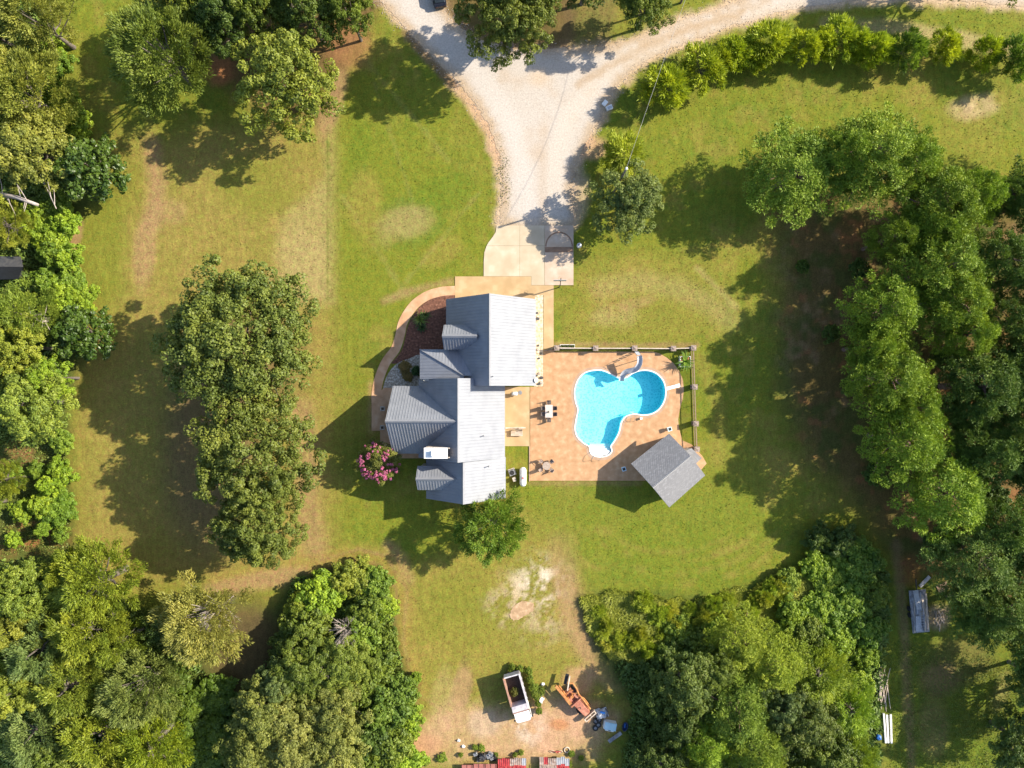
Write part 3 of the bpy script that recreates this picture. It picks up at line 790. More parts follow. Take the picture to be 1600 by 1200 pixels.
def shingled(e0, e1, r1, r0, par_root):
    """roof slope with overlapping shingle tabs"""
    base = part(MB().sheet([e0, e1, r1, r0], .12), 'roof_slope', M['shingle'], par_root)
    A, B, C, D = map(Vector, (e0, e1, r1, r0))
    nr = (B-A).cross(D-A).normalized()
    if nr.z < 0: nr = -nr
    rg = random.Random(int(A.x*100)); mb = MB(); tint = []
    L0 = (B-A).length; Hs = ((D-A).length + (C-B).length)/2
    rows = int(Hs/.15)
    for j in range(rows):
        v0, v1 = j/rows, (j+1)/rows
        ncol = int(L0/.34)
        for i in range(-1, ncol+1):
            u0 = max(0, (i + (j % 3)*.33)/ncol); u1 = min(1, (i + 1 + (j % 3)*.33)/ncol)
            if u1-u0 < .005: continue
            def pt(u, v, h): return tuple(A.lerp(B, u).lerp(D.lerp(C, u), v) + nr*h)
            h = rg.uniform(.018, .034); g = .004
            mb.add([pt(u0+g, v0, h), pt(u1-g, v0, h), pt(u1-g, v1, .004), pt(u0+g, v1, .004), pt(u0+g, v0, 0), pt(u1-g, v0, 0)], [(0,1,2,3),(4,5,1,0),(5,2,1),(4,0,3)])
            t = rg.random()**2.0*.45; tint += [t]*6
    me = bpy.data.meshes.new('shingles'); ox, oy, oz = ORIG[par_root.name]
    me.from_pydata([(x-ox, y-oy, z-oz) for x, y, z in mb.v], [], mb.f); me.materials.append(M['shingle'])
    a = me.attributes.new('tint', 'FLOAT', 'POINT'); a.data.foreach_set('value', tint)
    o = bpy.data.objects.new('shingles', me); COL.objects.link(o); o.parent = base; o['kind'] = 'stuff'
    return base
wN = Vector(PH(1045.5,677.4,he)); wW = Vector(PH(985.9,724.6,he)); wE = Vector(PH(1101.8,742.6,he)); wS = Vector(PH(1045.5,792.8,he))
rSW = (wW+wS)/2 + Vector((0,0,hr-he)); rNE = (wN+wE)/2 + Vector((0,0,hr-he))
shingled(tuple(wN), tuple(wW), tuple(rSW), tuple(rNE), ph_)
shingled(tuple(wS), tuple(wE), tuple(rNE), tuple(rSW), ph_)
d_ = (rNE-rSW).normalized(); s_ = d_.cross(Vector((0,0,1)))
cap = MB(); n_c = 28
for i in range(n_c):
    a = rSW.lerp(rNE, i/n_c); b = rSW.lerp(rNE, (i+1)/n_c)
    vs = []
    for p, dz in ((a, .06), (b, .035)):
        for off, z in ((-.16,-.1),(0,.02),(.16,-.1)): vs.append(tuple(p + s_*off + Vector((0,0,z+dz))))
    cap.add(vs, [(0,1,4,3),(1,2,5,4),(0,2,1),(3,4,5)])
part(cap, 'ridge_cap', pm('pale_ridge_shingles', (.24,.235,.24), (.31,.305,.31), 6, .9), ph_)
ctr = (wN+wS)/2; ins = .86
wb = [ctr + (p-ctr)*ins for p in (wW, wS, wE, wN)]
wm = MB(); wm.prism([(p.x, p.y) for p in wb], 0, he-.05)
for a, b, r in ((wb[0], wb[1], rSW), (wb[3], wb[2], rNE)):
    rr = ctr + (r-ctr)*ins; rr.z = he + (hr-he)*.97 - .12
    q = (ctr-rr); q.z = 0; q = q.normalized()*.12
    wm.add([(a.x,a.y,he-.05),(b.x,b.y,he-.05),tuple(rr),(a.x+q.x,a.y+q.y,he-.05),(b.x+q.x,b.y+q.y,he-.05),(rr.x+q.x,rr.y+q.y,rr.z)], [(0,1,2),(5,4,3),(0,2,5,3),(2,1,4,5),(1,0,3,4)])
part(wm, 'wall', M['siding'], ph_)
mid = (wb[0]+wb[3])/2; dr = (wb[3]-wb[0]).normalized()
dv = MB().box((mid.x, mid.y, 1.05), (1.0, .12, 2.1), atan2(dr.y, dr.x)); part(dv, 'door', M['wood'], ph_)
# lean-to on the north-east side
an = [Vector(PH(1080.4,700,2.7)), Vector(PH(1096.5,716,2.7)), Vector(PH(1088,724,2.95)), Vector(PH(1070,705,2.95))]
shingled(tuple(an[1]), tuple(an[0]), tuple(an[3]), tuple(an[2]), ph_)
ac = sum(an, Vector())/4
wm = MB(); wm.prism([(ac.x+(p.x-ac.x)*.85, ac.y+(p.y-ac.y)*.85) for p in an], 0, 2.62); part(wm, 'annex_wall', M['siding'], ph_)
# ================================================================== SWIMMING POOL
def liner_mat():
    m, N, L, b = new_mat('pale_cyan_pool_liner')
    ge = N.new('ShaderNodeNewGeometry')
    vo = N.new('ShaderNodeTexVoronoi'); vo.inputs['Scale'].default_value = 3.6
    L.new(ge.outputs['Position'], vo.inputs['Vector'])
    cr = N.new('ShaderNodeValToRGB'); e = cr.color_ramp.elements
    e[0].position = .05; e[0].color = (.30,.70,.74,1); e[1].position = .6; e[1].color = (.72,.97,.97,1)  # pale mottling paints the water's caustic ripple light into the liner colour
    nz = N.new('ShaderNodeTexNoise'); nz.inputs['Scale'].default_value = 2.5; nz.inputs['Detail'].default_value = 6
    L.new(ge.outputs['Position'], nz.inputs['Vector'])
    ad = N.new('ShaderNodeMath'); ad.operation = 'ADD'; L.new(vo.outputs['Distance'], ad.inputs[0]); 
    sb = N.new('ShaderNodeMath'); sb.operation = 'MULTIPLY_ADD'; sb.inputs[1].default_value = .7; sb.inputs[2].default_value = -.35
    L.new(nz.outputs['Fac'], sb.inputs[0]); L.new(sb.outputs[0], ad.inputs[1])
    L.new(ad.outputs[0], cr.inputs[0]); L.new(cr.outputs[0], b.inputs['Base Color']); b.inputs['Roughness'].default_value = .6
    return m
def water_mat():
    m = bpy.data.materials.new('pool_water'); m.use_nodes = True
    N, L = m.node_tree.nodes, m.node_tree.links
    N.remove(N['Principled BSDF']); out = N['Material Output']
    tr = N.new('ShaderNodeBsdfTransparent'); tr.inputs[0].default_value = (.86,.98,1,1)
    gl = N.new('ShaderNodeBsdfGlossy'); gl.inputs['Roughness'].default_value = .06
    fr = N.new('ShaderNodeLayerWeight'); fr.inputs['Blend'].default_value = .12
    ge = N.new('ShaderNodeNewGeometry'); nz = N.new('ShaderNodeTexNoise'); nz.inputs['Scale'].default_value = 3.0; nz.inputs['Detail'].default_value = 3
    L.new(ge.outputs['Position'], nz.inputs['Vector'])
    bp = N.new('ShaderNodeBump'); bp.inputs['Strength'].default_value = .3; bp.inputs['Distance'].default_value = .03
    L.new(nz.outputs['Fac'], bp.inputs['Height']); L.new(bp.outputs[0], gl.inputs['Normal'])
    mx = N.new('ShaderNodeMixShader'); L.new(fr.outputs[0], mx.inputs[0]); L.new(tr.outputs[0], mx.inputs[1]); L.new(gl.outputs[0], mx.inputs[2])
    L.new(mx.outputs[0], out.inputs['Surface'])
    va = N.new('ShaderNodeVolumeAbsorption'); va.inputs['Color'].default_value = (.02,.90,.97,1); va.inputs['Density'].default_value = .30
    L.new(va.outputs[0], out.inputs['Volume'])
    return m
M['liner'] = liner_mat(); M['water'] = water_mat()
pool = thing('swimming_pool', 'cloverleaf swimming pool with bright turquoise water and white coping', 'swimming pool', (*P(970,650), 0))
bas = MB(); n_p = len(POOL)
wl_in = offset_loop(POOL, .02)
bas.add([(x, y, .02) for x, y in wl_in] + [(x, y, -3.2) for x, y in wl_in], [(i, (i+1)%n_p, n_p+(i+1)%n_p, n_p+i) for i in range(n_p)])
def pool_depth(x, y):
    X = x*PXM+800
    return 1.15 + 1.75*float(sstep(975, 1022, np.array(X)))
st = .35
xs = [p[0] for p in POOL]; ys = [p[1] for p in POOL]
fx = np.arange(min(xs)-.4, max(xs)+.8, st); fy = np.arange(min(ys)-.4, max(ys)+.8, st)
FX, FY = np.meshgrid(fx, fy); sd = poly_sd(FX, FY, POOL)
FZ = -(1.10 + .85*sstep(940, 1035, FX*PXM+800 + (600-FY*PXM-610)*.15))
for j in range(len(fy)-1):
    for i in range(len(fx)-1):
        if min(sd[j,i], sd[j,i+1], sd[j+1,i+1], sd[j+1,i]) < .1:
            bas.add([(FX[a,b], FY[a,b], FZ[a,b]) for a, b in ((j,i),(j,i+1),(j+1,i+1),(j+1,i))], [(0,1,2,3)])
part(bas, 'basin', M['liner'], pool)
def ring(inner, outer, z0, z1):
    mb = MB(); n = len(inner)
    vs = [(x,y,z1) for x,y in inner] + [(x,y,z1) for x,y in outer] + [(x,y,z0) for x,y in outer] + [(x,y,z0) for x,y in inner]
    fs = []
    for i in range(n):
        j = (i+1) % n
        fs += [(i,j,n+j,n+i), (n+i,n+j,2*n+j,2*n+i), (3*n+i,i,3*n+i,3*n+j)[:0] or (3*n+j,3*n+i,i,j)]
    mb.add(vs, fs); return mb
part(ring(POOL, offset_loop(POOL, .17), -.1, .11), 'coping', M['white'], pool)
part(ring(offset_loop(POOL, .17), offset_loop(POOL, .56), -.1, .066), 'border', M['deckband'], pool)
wo = offset_loop(POOL, .06)
bmw = bmesh.new(); top = [bmw.verts.new((x, y, -.10)) for x, y in wo]
for i in range(len(top)): bmw.edges.new((top[i], top[(i+1) % len(top)]))
bmesh.ops.triangle_fill(bmw, use_beauty=True, edges=bmw.edges[:])
r = bmesh.ops.extrude_face_region(bmw, geom=bmw.faces[:] )
for v in r['geom']:
    if isinstance(v, bmesh.types.BMVert): v.co.z = -3.4
bmesh.ops.recalc_face_normals(bmw, faces=bmw.faces)
wme = bpy.data.meshes.new('water'); bmw.to_mesh(wme); bmw.free(); wme.materials.append(M['water'])
wob_ = bpy.data.objects.new('water', wme); COL.objects.link(wob_); wob_.parent = pool
wme.transform(__import__('mathutils').Matrix.Translation((-pool.location.x, -pool.location.y, 0)))
# white entry steps in the bay
M['stepwhite'] = pm('white_fibreglass', (.84,.84,.84), (.88,.88,.88), 2, .4)
for y0, y1, zt in ((728,813,-.60),(742,813,-.38),(757,813,-.22),(774,815,-.06)):
    lp = [q for q in z3([(634,y0),(634,778),(652,802),(700,813),(752,803),(778,776),(774,y0)])]
    mb = MB(); pts = [P(a, b) for a, b in z3([(631,y0),(633,max(y0,778)),(650,max(y0,800)),(700,811),(752,max(y0,801)),(777,max(y0,776)),(773,y0)])]
    mb.prism(pts, -1.2, zt); part(mb, 'step', M['stepwhite'], pool)
# handrails at the steps
hx, hy = P(932, 714)
rail = thing('pool_handrail', 'thin bent metal handrail at the white pool steps', 'handrail', (hx, hy, .06))
for dx in (-.65, .55):
    part(MB().tube([(hx+dx-.25, hy-.5, .06), (hx+dx-.2, hy-.35, .75), (hx+dx, hy, .92), (hx+dx+.05, hy+.5, .75), (hx+dx+.05, hy+.9, .1)], .025, 6), 'rail', M['grey'], rail)
# ladder on the east side
lx, ly = P(988, 650.5)
lad = thing('pool_ladder', 'chrome pool ladder with two curved rails beside the white bucket', 'ladder', (lx, ly, .06))
for dx in (-.28, .28):
    part(MB().tube([(lx+dx-.1, ly-.75, .06), (lx+dx-.1, ly-.6, .6), (lx+dx-.04, ly-.2, .86), (lx+dx, ly+.35, .75), (lx+dx, ly+.55, .1), (lx+dx, ly+.6, -.7)], .024, 6), 'rail', M['grey'], lad)
for z in (-.25, -.5): part(MB().box((lx, ly+.58, z), (.5, .1, .03)), 'tread', M['white'], lad)
# diving board
a = Vector((*P(1040.5,607.2), .55)); b = Vector((*P(1061,601.8), .55))
db = thing('diving_board', 'white diving board reaching over the deep end', 'diving board', (*P(1055,603.5), .06))
tip = a + (a-b)*.12
ang = atan2((b-a).y, (b-a).x); c_ = (tip+b)/2
part(MB().box(tuple(c_), ((b-tip).length, .46, .05), ang), 'board', M['stepwhite'], db)
for t, w in ((.12,.5),(.5,.44)):
    p = b.lerp(a, t); part(MB().box((p.x, p.y, .29), (.3, w, .47), ang), 'stand', M['white'], db)
# slide: S-shaped trough
sl_pts = [(998.5,556,2.35),(999.5,562,2.3),(998.5,569,2.1),(994,576,1.82),(987,579,1.55),(980,580.5,1.28),(974.5,584,1.02),(971.5,590,.76),(970.5,595.5,.55)]
cl = [Vector(P3(*p)) for p in sl_pts]
sm = []
for k in range(3): pass
xy = smooth_loop([(c.x, c.y) for c in cl], 5, False); zs = np.interp(np.linspace(0, len(cl)-1, len(xy)), range(len(cl)), [c.z for c in cl])
tr_ = MB(); prof = [(-.36,.24),(-.33,.23),(-.28,.04),(-.12,-.03),(.12,-.03),(.28,.04),(.33,.23),(.36,.24),(.33,-.02),(.14,-.09),(-.14,-.09),(-.33,-.02)]
vs = []; fs = []
for i, (x, y) in enumerate(xy):
    a_ = xy[max(0,i-1)]; b_ = xy[min(len(xy)-1,i+1)]; l = hypot(b_[0]-a_[0], b_[1]-a_[1]); nx_, ny_ = -(b_[1]-a_[1])/l, (b_[0]-a_[0])/l
    for u, h in prof: vs.append((x+nx_*u*1.05, y+ny_*u*1.05, zs[i]+h))
q = len(prof)
for i in range(len(xy)-1):
    for k in range(q): fs.append((i*q+k, i*q+(k+1)%q, (i+1)*q+(k+1)%q, (i+1)*q+k))
tr_.add(vs, fs)
slide = thing('pool_slide', 'curved pale grey pool slide on the north rim', 'slide', (cl[3].x, cl[3].y, .06))
part(tr_, 'trough', M['palegrey'], slide, True)
for i in (1, 3, 5):
    c0 = cl[i]
    for s in (-1, 1): part(MB().tube([(c0.x+s*.25, c0.y+s*.1, .06), (c0.x+s*.12, c0.y, c0.z-.04)], .035, 6), 'leg', M['grey'], slide)
t0 = cl[0]
for s in (-1, 1): part(MB().tube([(t0.x+s*.3, t0.y+.75, .06), (t0.x+s*.3, t0.y+.1, 2.3), (t0.x+s*.32, t0.y-.15, 2.95), (t0.x+s*.32, t0.y-.5, 2.65)], .03, 6), 'ladder_rail', M['grey'], slide)
for k in range(7):
    z = .3 + k*.29; part(MB().box((t0.x, t0.y+.75-(z-.06)/2.24*.65, z), (.58, .12, .03)), 'rung', M['palegrey'], slide)

# ================================================================== FENCE
PIL = [(870,543.5),(931,544),(992,544),(1052.5,544.5),(1084,543.5),(1086,604.5),(1087.8,662),(1089.5,702)]
pil_names = ['brown brick fence pillar with pale cap by the long planter box', 'second brick pillar from the long planter along the north fence', 'brick fence pillar behind the pool slide',
    'brick fence pillar next to the corner pillar of the north fence', 'corner brick fence pillar behind the spiky potted plant', 'brick pillar on the east fence opposite the diving board', 'brick pillar on the east fence nearest the pool house roof', 'brick pillar on the east fence against the pool house lean-to']
pts_w = []
proto = None
for i, (a, b) in enumerate(PIL):
    x, y = P(a, b, 1.35); pts_w.append((x, y))
    if proto is None:
        proto = thing('fence_pillar', pil_names[0], 'pillar', (x, y, 0), 0, 'brick fence pillars round the pool', False)
        bb = MB()
        for c in range(16):
            z = .04 + c*.08
            for sx, sy, w, d in ((0,-.21,.6,.18),(0,.21,.6,.18)) if c % 2 else ((-.21,0,.18,.6),(.21,0,.18,.6)):
                bb.box((sx, sy, z), (w, d, .068))
        body = bb.build('brick_courses', M['brick'], proto, (0,0,0)); body['kind'] = 'stuff'
        MB().box((0,0,.62), (.52,.52,1.24)).build('core', M['deckband'], proto, (0,0,0))
        cpm = MB().box((0,0,1.32), (.74,.74,.09)); cpm.add([(-.3,-.3,1.365),(.3,-.3,1.365),(.3,.3,1.365),(-.3,.3,1.365),(0,0,1.47)], [(0,1,4),(1,2,4),(2,3,4),(3,0,4)])
        cpm.build('cap', M['brick'], proto, (0,0,0))
    else: clone(proto, (x, y, 0), 0, pil_names[i])
def fence_span(a, b, lab):
    A, B = Vector((*a, 0)), Vector((*b, 0)); d = (B-A).normalized(); A = A + d*.34; B = B - d*.34
    L_ = (B-A).length; an = atan2(d.y, d.x); c = (A+B)/2
    f = thing('fence_panel', lab, 'fence', (c.x, c.y, 0), an, 'railing panels round the pool', False)
    MB().box((0,0,1.18), (L_, .13, .05)).build('top_rail', M['palewood' if abs(d.y) < .5 else 'wood'], f, (0,0,0))
    MB().box((0,0,.14), (L_, .10, .05)).build('bottom_rail', M['wood'], f, (0,0,0))
    pk = MB(); n = int(L_/.125)
    for i in range(n): pk.box((-L_/2 + (i+.5)*L_/n, 0, .65), (.022, .022, 1.0))
    o = pk.build('picket', M['black'], f, (0,0,0)); o['kind'] = 'stuff'
    for t in (-1, 1): MB().box((t*(L_/2+.02) * (1 if L_ < 2 else .995), 0, .6), (.05,.05,1.14)).build('post', M['black'], f, (0,0,0))
    if L_ > 4: MB().box((0,0,.57), (.06,.06,1.14)).build('post', M['black'], f, (0,0,0))
labs = ['black picket railing with wooden rail behind the long planter box', 'black picket railing with wooden rail between second and slide pillars', 'railing panel running behind the pool slide to the next pillar', 'short railing panel behind the spiky potted plant',
    'east railing panel with wooden rail from corner pillar to diving board pillar', 'east railing panel between the two pillars south of the diving board', 'last east railing panel beside the pool house lean-to']
for i in range(7): fence_span(pts_w[i], pts_w[i+1], labs[i])
# gate standing open by the house
gx0, gy0 = P(849.8, 549, 0); gx1, gy1 = P(864.5, 545, 0)
gt = thing('garden_gate', 'thin black metal gate between the house corner and the fence', 'gate', ((gx0+gx1)/2, (gy0+gy1)/2, .05))
part(MB().tube([(gx0,gy0,.1),(gx0,gy0,1.25),(gx1,gy1,1.25),(gx1,gy1,.1)], .035, 6), 'gate_frame', M['dark'], gt)
g_ = MB()
for i in range(1, 10): t = i/10; g_.box((gx0+(gx1-gx0)*t, gy0+(gy1-gy0)*t, .68), (.02,.02,1.12))
o = part(g_, 'picket', M['black'], gt); o['kind'] = 'stuff'
part(MB().tube([(gx0,gy0,.16),(gx1,gy1,.16)], .025, 6), 'bottom_bar', M['dark'], gt)

# ================================================================== FURNITURE
M['weave'] = pm('dark_brown_weave', (.10,.075,.065), (.16,.125,.11), 12, .8)
M['tabletop'] = pm('pale_stone_tabletop', (.52,.44,.40), (.60,.52,.47), 3, .35)
M['mosaic'] = pm('tan_mosaic_tabletop', (.28,.21,.17), (.46,.37,.30), 9, .5)
M['slingtan'] = pm('tan_sling_fabric', (.30,.22,.18), (.38,.29,.24), 6, .8)
def chair(name, mat, s=.5, arms=True):
    c = thing(name, '', 'chair', (0,0,0), 0, None, False)
    MB().box((0,0,.42), (s, s, .06)).build('seat', mat, c, (0,0,0))
    MB().box((-s/2-.02,0,.70), (.05, s, .56), ry=-.12).build('backrest', mat, c, (0,0,0))
    for sx in (-1,1):
        for sy in (-1,1): MB().box((sx*(s/2-.03), sy*(s/2-.03), .195), (.04,.04,.39)).build('leg', M['dark'], c, (0,0,0))
    if arms:
        for sy in (-1,1): MB().box((0, sy*(s/2+.01), .63), (s, .05, .03)).box((s/2-.03, sy*(s/2+.01), .53), (.04,.04,.17)).build('armrest', M['dark'], c, (0,0,0))
    return c
tx, ty = P(857.8, 642.5, .75)
tb = thing('dining_table', 'pale rectangular patio dining table with six dark chairs round it', 'table', (tx, ty, .06))
part(MB().box((tx, ty, .76), (1.06, 1.8, .05)), 'tabletop', M['tabletop'], tb)
for sx in (-1,1):
    for sy in (-1,1): part(MB().box((tx+sx*.45, ty+sy*.8, .395), (.06,.06,.67)), 'leg', M['dark'], tb)
part(MB().box((tx, ty, .69), (.94, 1.66, .06)), 'apron', M['dark'], tb)
vase = thing('table_centrepiece', 'small dark spiky plant in a pot on the rectangular patio table', 'potted plant', (tx-.1, ty-.1, .785))
part(MB().lathe([(.05,0),(.09,.08),(.08,.14)], (tx-.1, ty-.1, .785), 10), 'pot', M['dark'], vase)
lf = MB()
for k in range(14):
    t = k*2.4; e_ = .18 + .1*((k*7) % 5)/5
    lf.add([(tx-.1, ty-.1, .9), (tx-.1+cos(t+.2)*e_*.5, ty-.1+sin(t+.2)*e_*.5, 1.02), (tx-.1+cos(t)*e_, ty-.1+sin(t)*e_, 1.0), (tx-.1+cos(t-.2)*e_*.5, ty-.1+sin(t-.2)*e_*.5, 1.02)], [(0,1,2,3)])
part(lf, 'leaves', pm('dark_green_leaf', (.02,.035,.015), (.035,.05,.02), 5, .5), vase)
ch0 = chair('patio_chair', M['weave'])
spots = [(0,1.22,-pi/2,'north end'),(0,-1.22,pi/2,'south end'),(-.82,.42,0,'house side'),(-.82,-.42,0,'house side'),(.82,.42,pi,'pool side'),(.82,-.42,pi,'pool side')]
lab_ch = {'north end':'dark woven chair at the fence end of the rectangular patio table', 'south end':'dark woven chair at the end of the rectangular table toward the round table',
    'house side':'dark woven chair on the house side of the rectangular table', 'pool side':'dark woven chair on the pool side of the rectangular table'}
for i, (dx, dy, rz, s) in enumerate(spots):
    if i == 0: ch0.location = (tx+dx, ty+dy, .06); ch0.rotation_euler = (0,0,rz); ch0['label'] = lab_ch[s]; ch0['group'] = 'dark chairs at the rectangular table'
    else: clone(ch0, (tx+dx, ty+dy, .06), rz, lab_ch[s])
rx_, ry_ = P(853.8, 728, .7)
rt = thing('round_table', 'small round tan mosaic patio table with four sling chairs', 'table', (rx_, ry_, .06))
part(MB().lathe([(.02,.70),(.56,.70),(.58,.72),(.56,.745),(.02,.745)], (rx_, ry_, 0), 20), 'tabletop', M['mosaic'], rt)
part(MB().tube([(rx_,ry_,.08),(rx_,ry_,.70)], .05, 8), 'pedestal', M['dark'], rt); part(MB().lathe([(.3,.06),(.28,.09),(.06,.12)], (rx_,ry_,0), 12), 'base', M['dark'], rt)
rc0 = chair('sling_chair', M['slingtan'], .46); rcl = ['tan sling chair at the round table, pool side next to grass', 'tan sling chair at the round table, pool side', 'tan sling chair at the round table, on the propane tank side', 'tan sling chair at the round table, house side']
for i, t in enumerate((-40, 38, 215, 140)):
    p_ = (rx_+.95*cos(radians(t)), ry_+.95*sin(radians(t)), .06)
    if i == 0: rc0.location = p_; rc0.rotation_euler = (0,0,radians(t)+pi); rc0['label'] = rcl[0]; rc0['group'] = 'sling chairs at the round table'
    else: clone(rc0, p_, radians(t)+pi, rcl[i])
# square planters / pedestals with dark tops on the patio
for pxx, pyy, lb in ((1046.5,670.5,'square white pedestal planter with dark soil by the east patio edge'),(975,733,'square blue white pedestal planter in the pool house shadow')):
    x, y = P(pxx, pyy, .7)
    t = thing('pedestal_planter', lb, 'planter', (x, y, .06), .3, 'square pedestal planters on the patio', False)
    MB().box((0,0,.3), (.42,.42,.6)).box((0,0,.03), (.5,.5,.06)).build('body', M['white'], t, (0,0,0))
    rim = MB()
    for s in (-1,1): rim.box((s*.24,0,.66), (.1,.58,.12)).box((0,s*.24,.66), (.38,.1,.12))
    rim.build('rim', pm('pale_blue_paint', (.42,.56,.62), (.5,.63,.68), 3, .5), t, (0,0,0))
    MB().box((0,0,.63), (.37,.37,.05)).build('soil', M['black'], t, (0,0,0))
x, y = P(1001.6, 653.8, .3)
bk = thing('bucket', 'round white chlorine bucket by the pool ladder', 'bucket', (x, y, .06))
part(MB().lathe([(.13,.06),(.17,.4),(.18,.41),(.15,.39),(.02,.38)], (x,y,0), 14), 'body', M['stepwhite'], bk); part(MB().lathe([(.185,.40),(.185,.44),(.02,.45)], (x,y,0), 14), 'lid', M['stepwhite'], bk)
# grill, rustic bench, propane tank, air conditioner
x, y = P(803, 615, .8)
gr = thing('kettle_grill', 'pale drum grill with its grey lid on the rear terrace', 'grill', (x, y, .055))
part(MB().lathe([(.05,-.42),(.24,-.4),(.28,-.2),(.28,.2),(.24,.4),(.05,.42)], (x+.1, y, .8), 12, axis='x'), 'drum', M['dirty_white'], gr, True)
for s in (-1,1): part(MB().tube([(x+.1+s*.3, y-.2, .055),(x+.1+s*.25, y, .6),(x+.1+s*.3, y+.2, .055)], .025, 6), 'leg', M['dark'], gr)
x2, y2 = P(812.5, 613.5, .8); part(MB().lathe([(.02,.86),(.28,.84),(.30,.80),(.02,.78)], (x2, y2, 0), 16), 'side_shelf', M['grey'], gr); part(MB().tube([(x2,y2,.055),(x2,y2,.8)], .03, 6), 'shelf_post', M['dark'], gr)
x, y = P(807.5, 677, .5)
bn_ = thing('garden_bench', 'rustic pale wooden bench of slats on the rear terrace', 'bench', (x, y, .055))
for k in range(4): part(MB().box((x, y-.3+k*.17, .46), (1.65, .14, .04)), 'seat_slat', M['palewood'], bn_)
for k in range(3): part(MB().box((x, y+.42+k*.05, .60+k*.17), (1.65, .03, .13), rx=-.25), 'back_slat', M['palewood'], bn_)
for s in (-1,1): part(MB().box((x+s*.72, y+.05, .245), (.08,.8,.38)), 'leg', M['wood'], bn_); part(MB().box((x+s*.72, y+.46, .72), (.08,.08,.55)), 'back_post', M['wood'], bn_)
hp_x, hp_y = P(806, 668.7, .5)
hr_ = thing('timber_beam', 'rough pale timber beam lying behind the rustic bench', 'beam', (hp_x, hp_y, .055))
part(MB().box((hp_x-.2, hp_y, .17), (2.6,.2,.2), .02), 'beam', M['palewood'], hr_); part(MB().box((hp_x+.9, hp_y-.02, .34), (1.0,.16,.12), .1), 'offcut', M['palewood'], hr_)
x, y = P(817.2, 745.3, .9)
pt_ = thing('propane_tank', 'white horizontal propane tank with a red mark behind the house', 'propane tank', (x, y, 0))
body = part(MB().lathe([(.02,-1.36),(.2,-1.33),(.36,-1.22),(.45,-1.02),(.47,-.9),(.47,.9),(.45,1.02),(.36,1.22),(.2,1.33),(.02,1.36)], (x, y, .72), 20, axis='y'), 'tank', M['white'], pt_, True)
sub(MB().lathe([(.16,1.12),(.18,1.24),(.15,1.30),(.02,1.31)], (x, y-.1, 0), 12), 'valve_dome', M['white'], body, pt_)
sub(MB().lathe([(.17,1.305),(.12,1.33),(.02,1.335)], (x, y-.1, 0), 12), 'red_lid', pm('red_pink_paint', (.50,.12,.12), (.58,.2,.19), 4, .5), body, pt_)
for s in (-1,1): part(MB().box((x, y+s*.75, .14), (.6,.16,.28)), 'foot', M['stone'], pt_)
x, y = P(800, 738.5, .8)
acu = thing('air_conditioner', 'grey air conditioning unit with round fan behind the house', 'air conditioner', (x, y, 0), .35, None, False)
MB().box((0,0,.06), (1.0,1.0,.12)).build('pad', M['stone'], acu, (0,0,0)); MB().box((0,0,.52), (.78,.78,.8)).build('case', M['grey'], acu, (0,0,0))
MB().lathe([(.33,.92),(.33,.95),(.28,.95),(.28,.92)], (0,0,0), 16).build('fan_ring', M['dark'], acu, (0,0,0))
fb = MB()
for k in range(5): fb.box((.13*cos(k*1.257), .13*sin(k*1.257), .93), (.24,.09,.015), k*1.257)
fb.build('fan_blade', M['dark'], acu, (0,0,0))
x, y = P(803.5, 748.5, .3)
ub = thing('utility_box', 'small rusty red utility box beside the air conditioner', 'utility box', (x, y, 0))
part(MB().box((x,y,.3),(.4,.55,.6),.35), 'case', M['rust_red'], ub); part(MB().box((x,y,.62),(.46,.6,.05),.35), 'lid', M['stone'], ub)
# stepping stones and rocks along the east gravel strip
rk = random.Random(9); n_r = 0
for pxx, pyy, s in ((839,489,.22),(840,498,.3),(841,540,.2),(840.5,546,.26),(842,560,.2),(845,552,.16),(843,583,.24),(838.5,587,.2),(846,590,.28),(846,598,.3),(842,600,.22)):
    x, y = P(pxx, pyy); mb = MB()
    n = 9; vs = [(x+s*rk.uniform(.8,1.1)*cos(2*pi*k/n), y+s*rk.uniform(.7,1)*sin(2*pi*k/n), .03) for k in range(n)] + [(x+s*.7*cos(2*pi*k/n+.1), y+s*.6*sin(2*pi*k/n+.1), .03+s*.7) for k in range(n)]
    mb.add(vs, [tuple(range(n,2*n))] + [(k,(k+1)%n,n+(k+1)%n,n+k) for k in range(n)])
    o = mb.build('garden_rock', M['stone'] if rk.random() > .55 else M['dark'], None, (x, y, .03)); tag(o, 'small rounded garden rock on the sandy strip along the east wall', 'rock', 'rocks on the sandy strip along the east wall')
# porch pots
for pxx, pyy, lb in ((598,638.5,'square pale stone urn on the porch beside the grey gravel bed'),(597.5,668,'square pale stone urn at the shaded end of the porch path')):
    x, y = P(pxx, pyy, .6)
    t = thing('porch_urn', lb, 'planter', (x, y, .045), 0, 'stone urns on the front porch', False)
    MB().box((0,0,.08), (.5,.5,.16)).box((0,0,.35), (.36,.36,.4)).box((0,0,.62), (.66,.66,.14)).build('body', M['stone'], t, (0,0,0))
    MB().box((0,0,.69), (.36,.36,.04)).build('soil', M['soil'], t, (0,0,0))
# long planter box on the north fence
x, y = P(886.5, 541.5, .5)
pb = thing('planter_box', 'long white planter box with low green plants by the north fence', 'planter', (x, y, 0))
fr_ = MB()
for s in (-1,1): fr_.box((x, y+s*.27, .28), (2.1,.06,.56)).box((x+s*1.02, y, .28), (.06,.48,.56))
part(fr_, 'box', M['white'], pb); part(MB().box((x,y,.24), (1.96,.46,.44)), 'soil', M['soil'], pb)

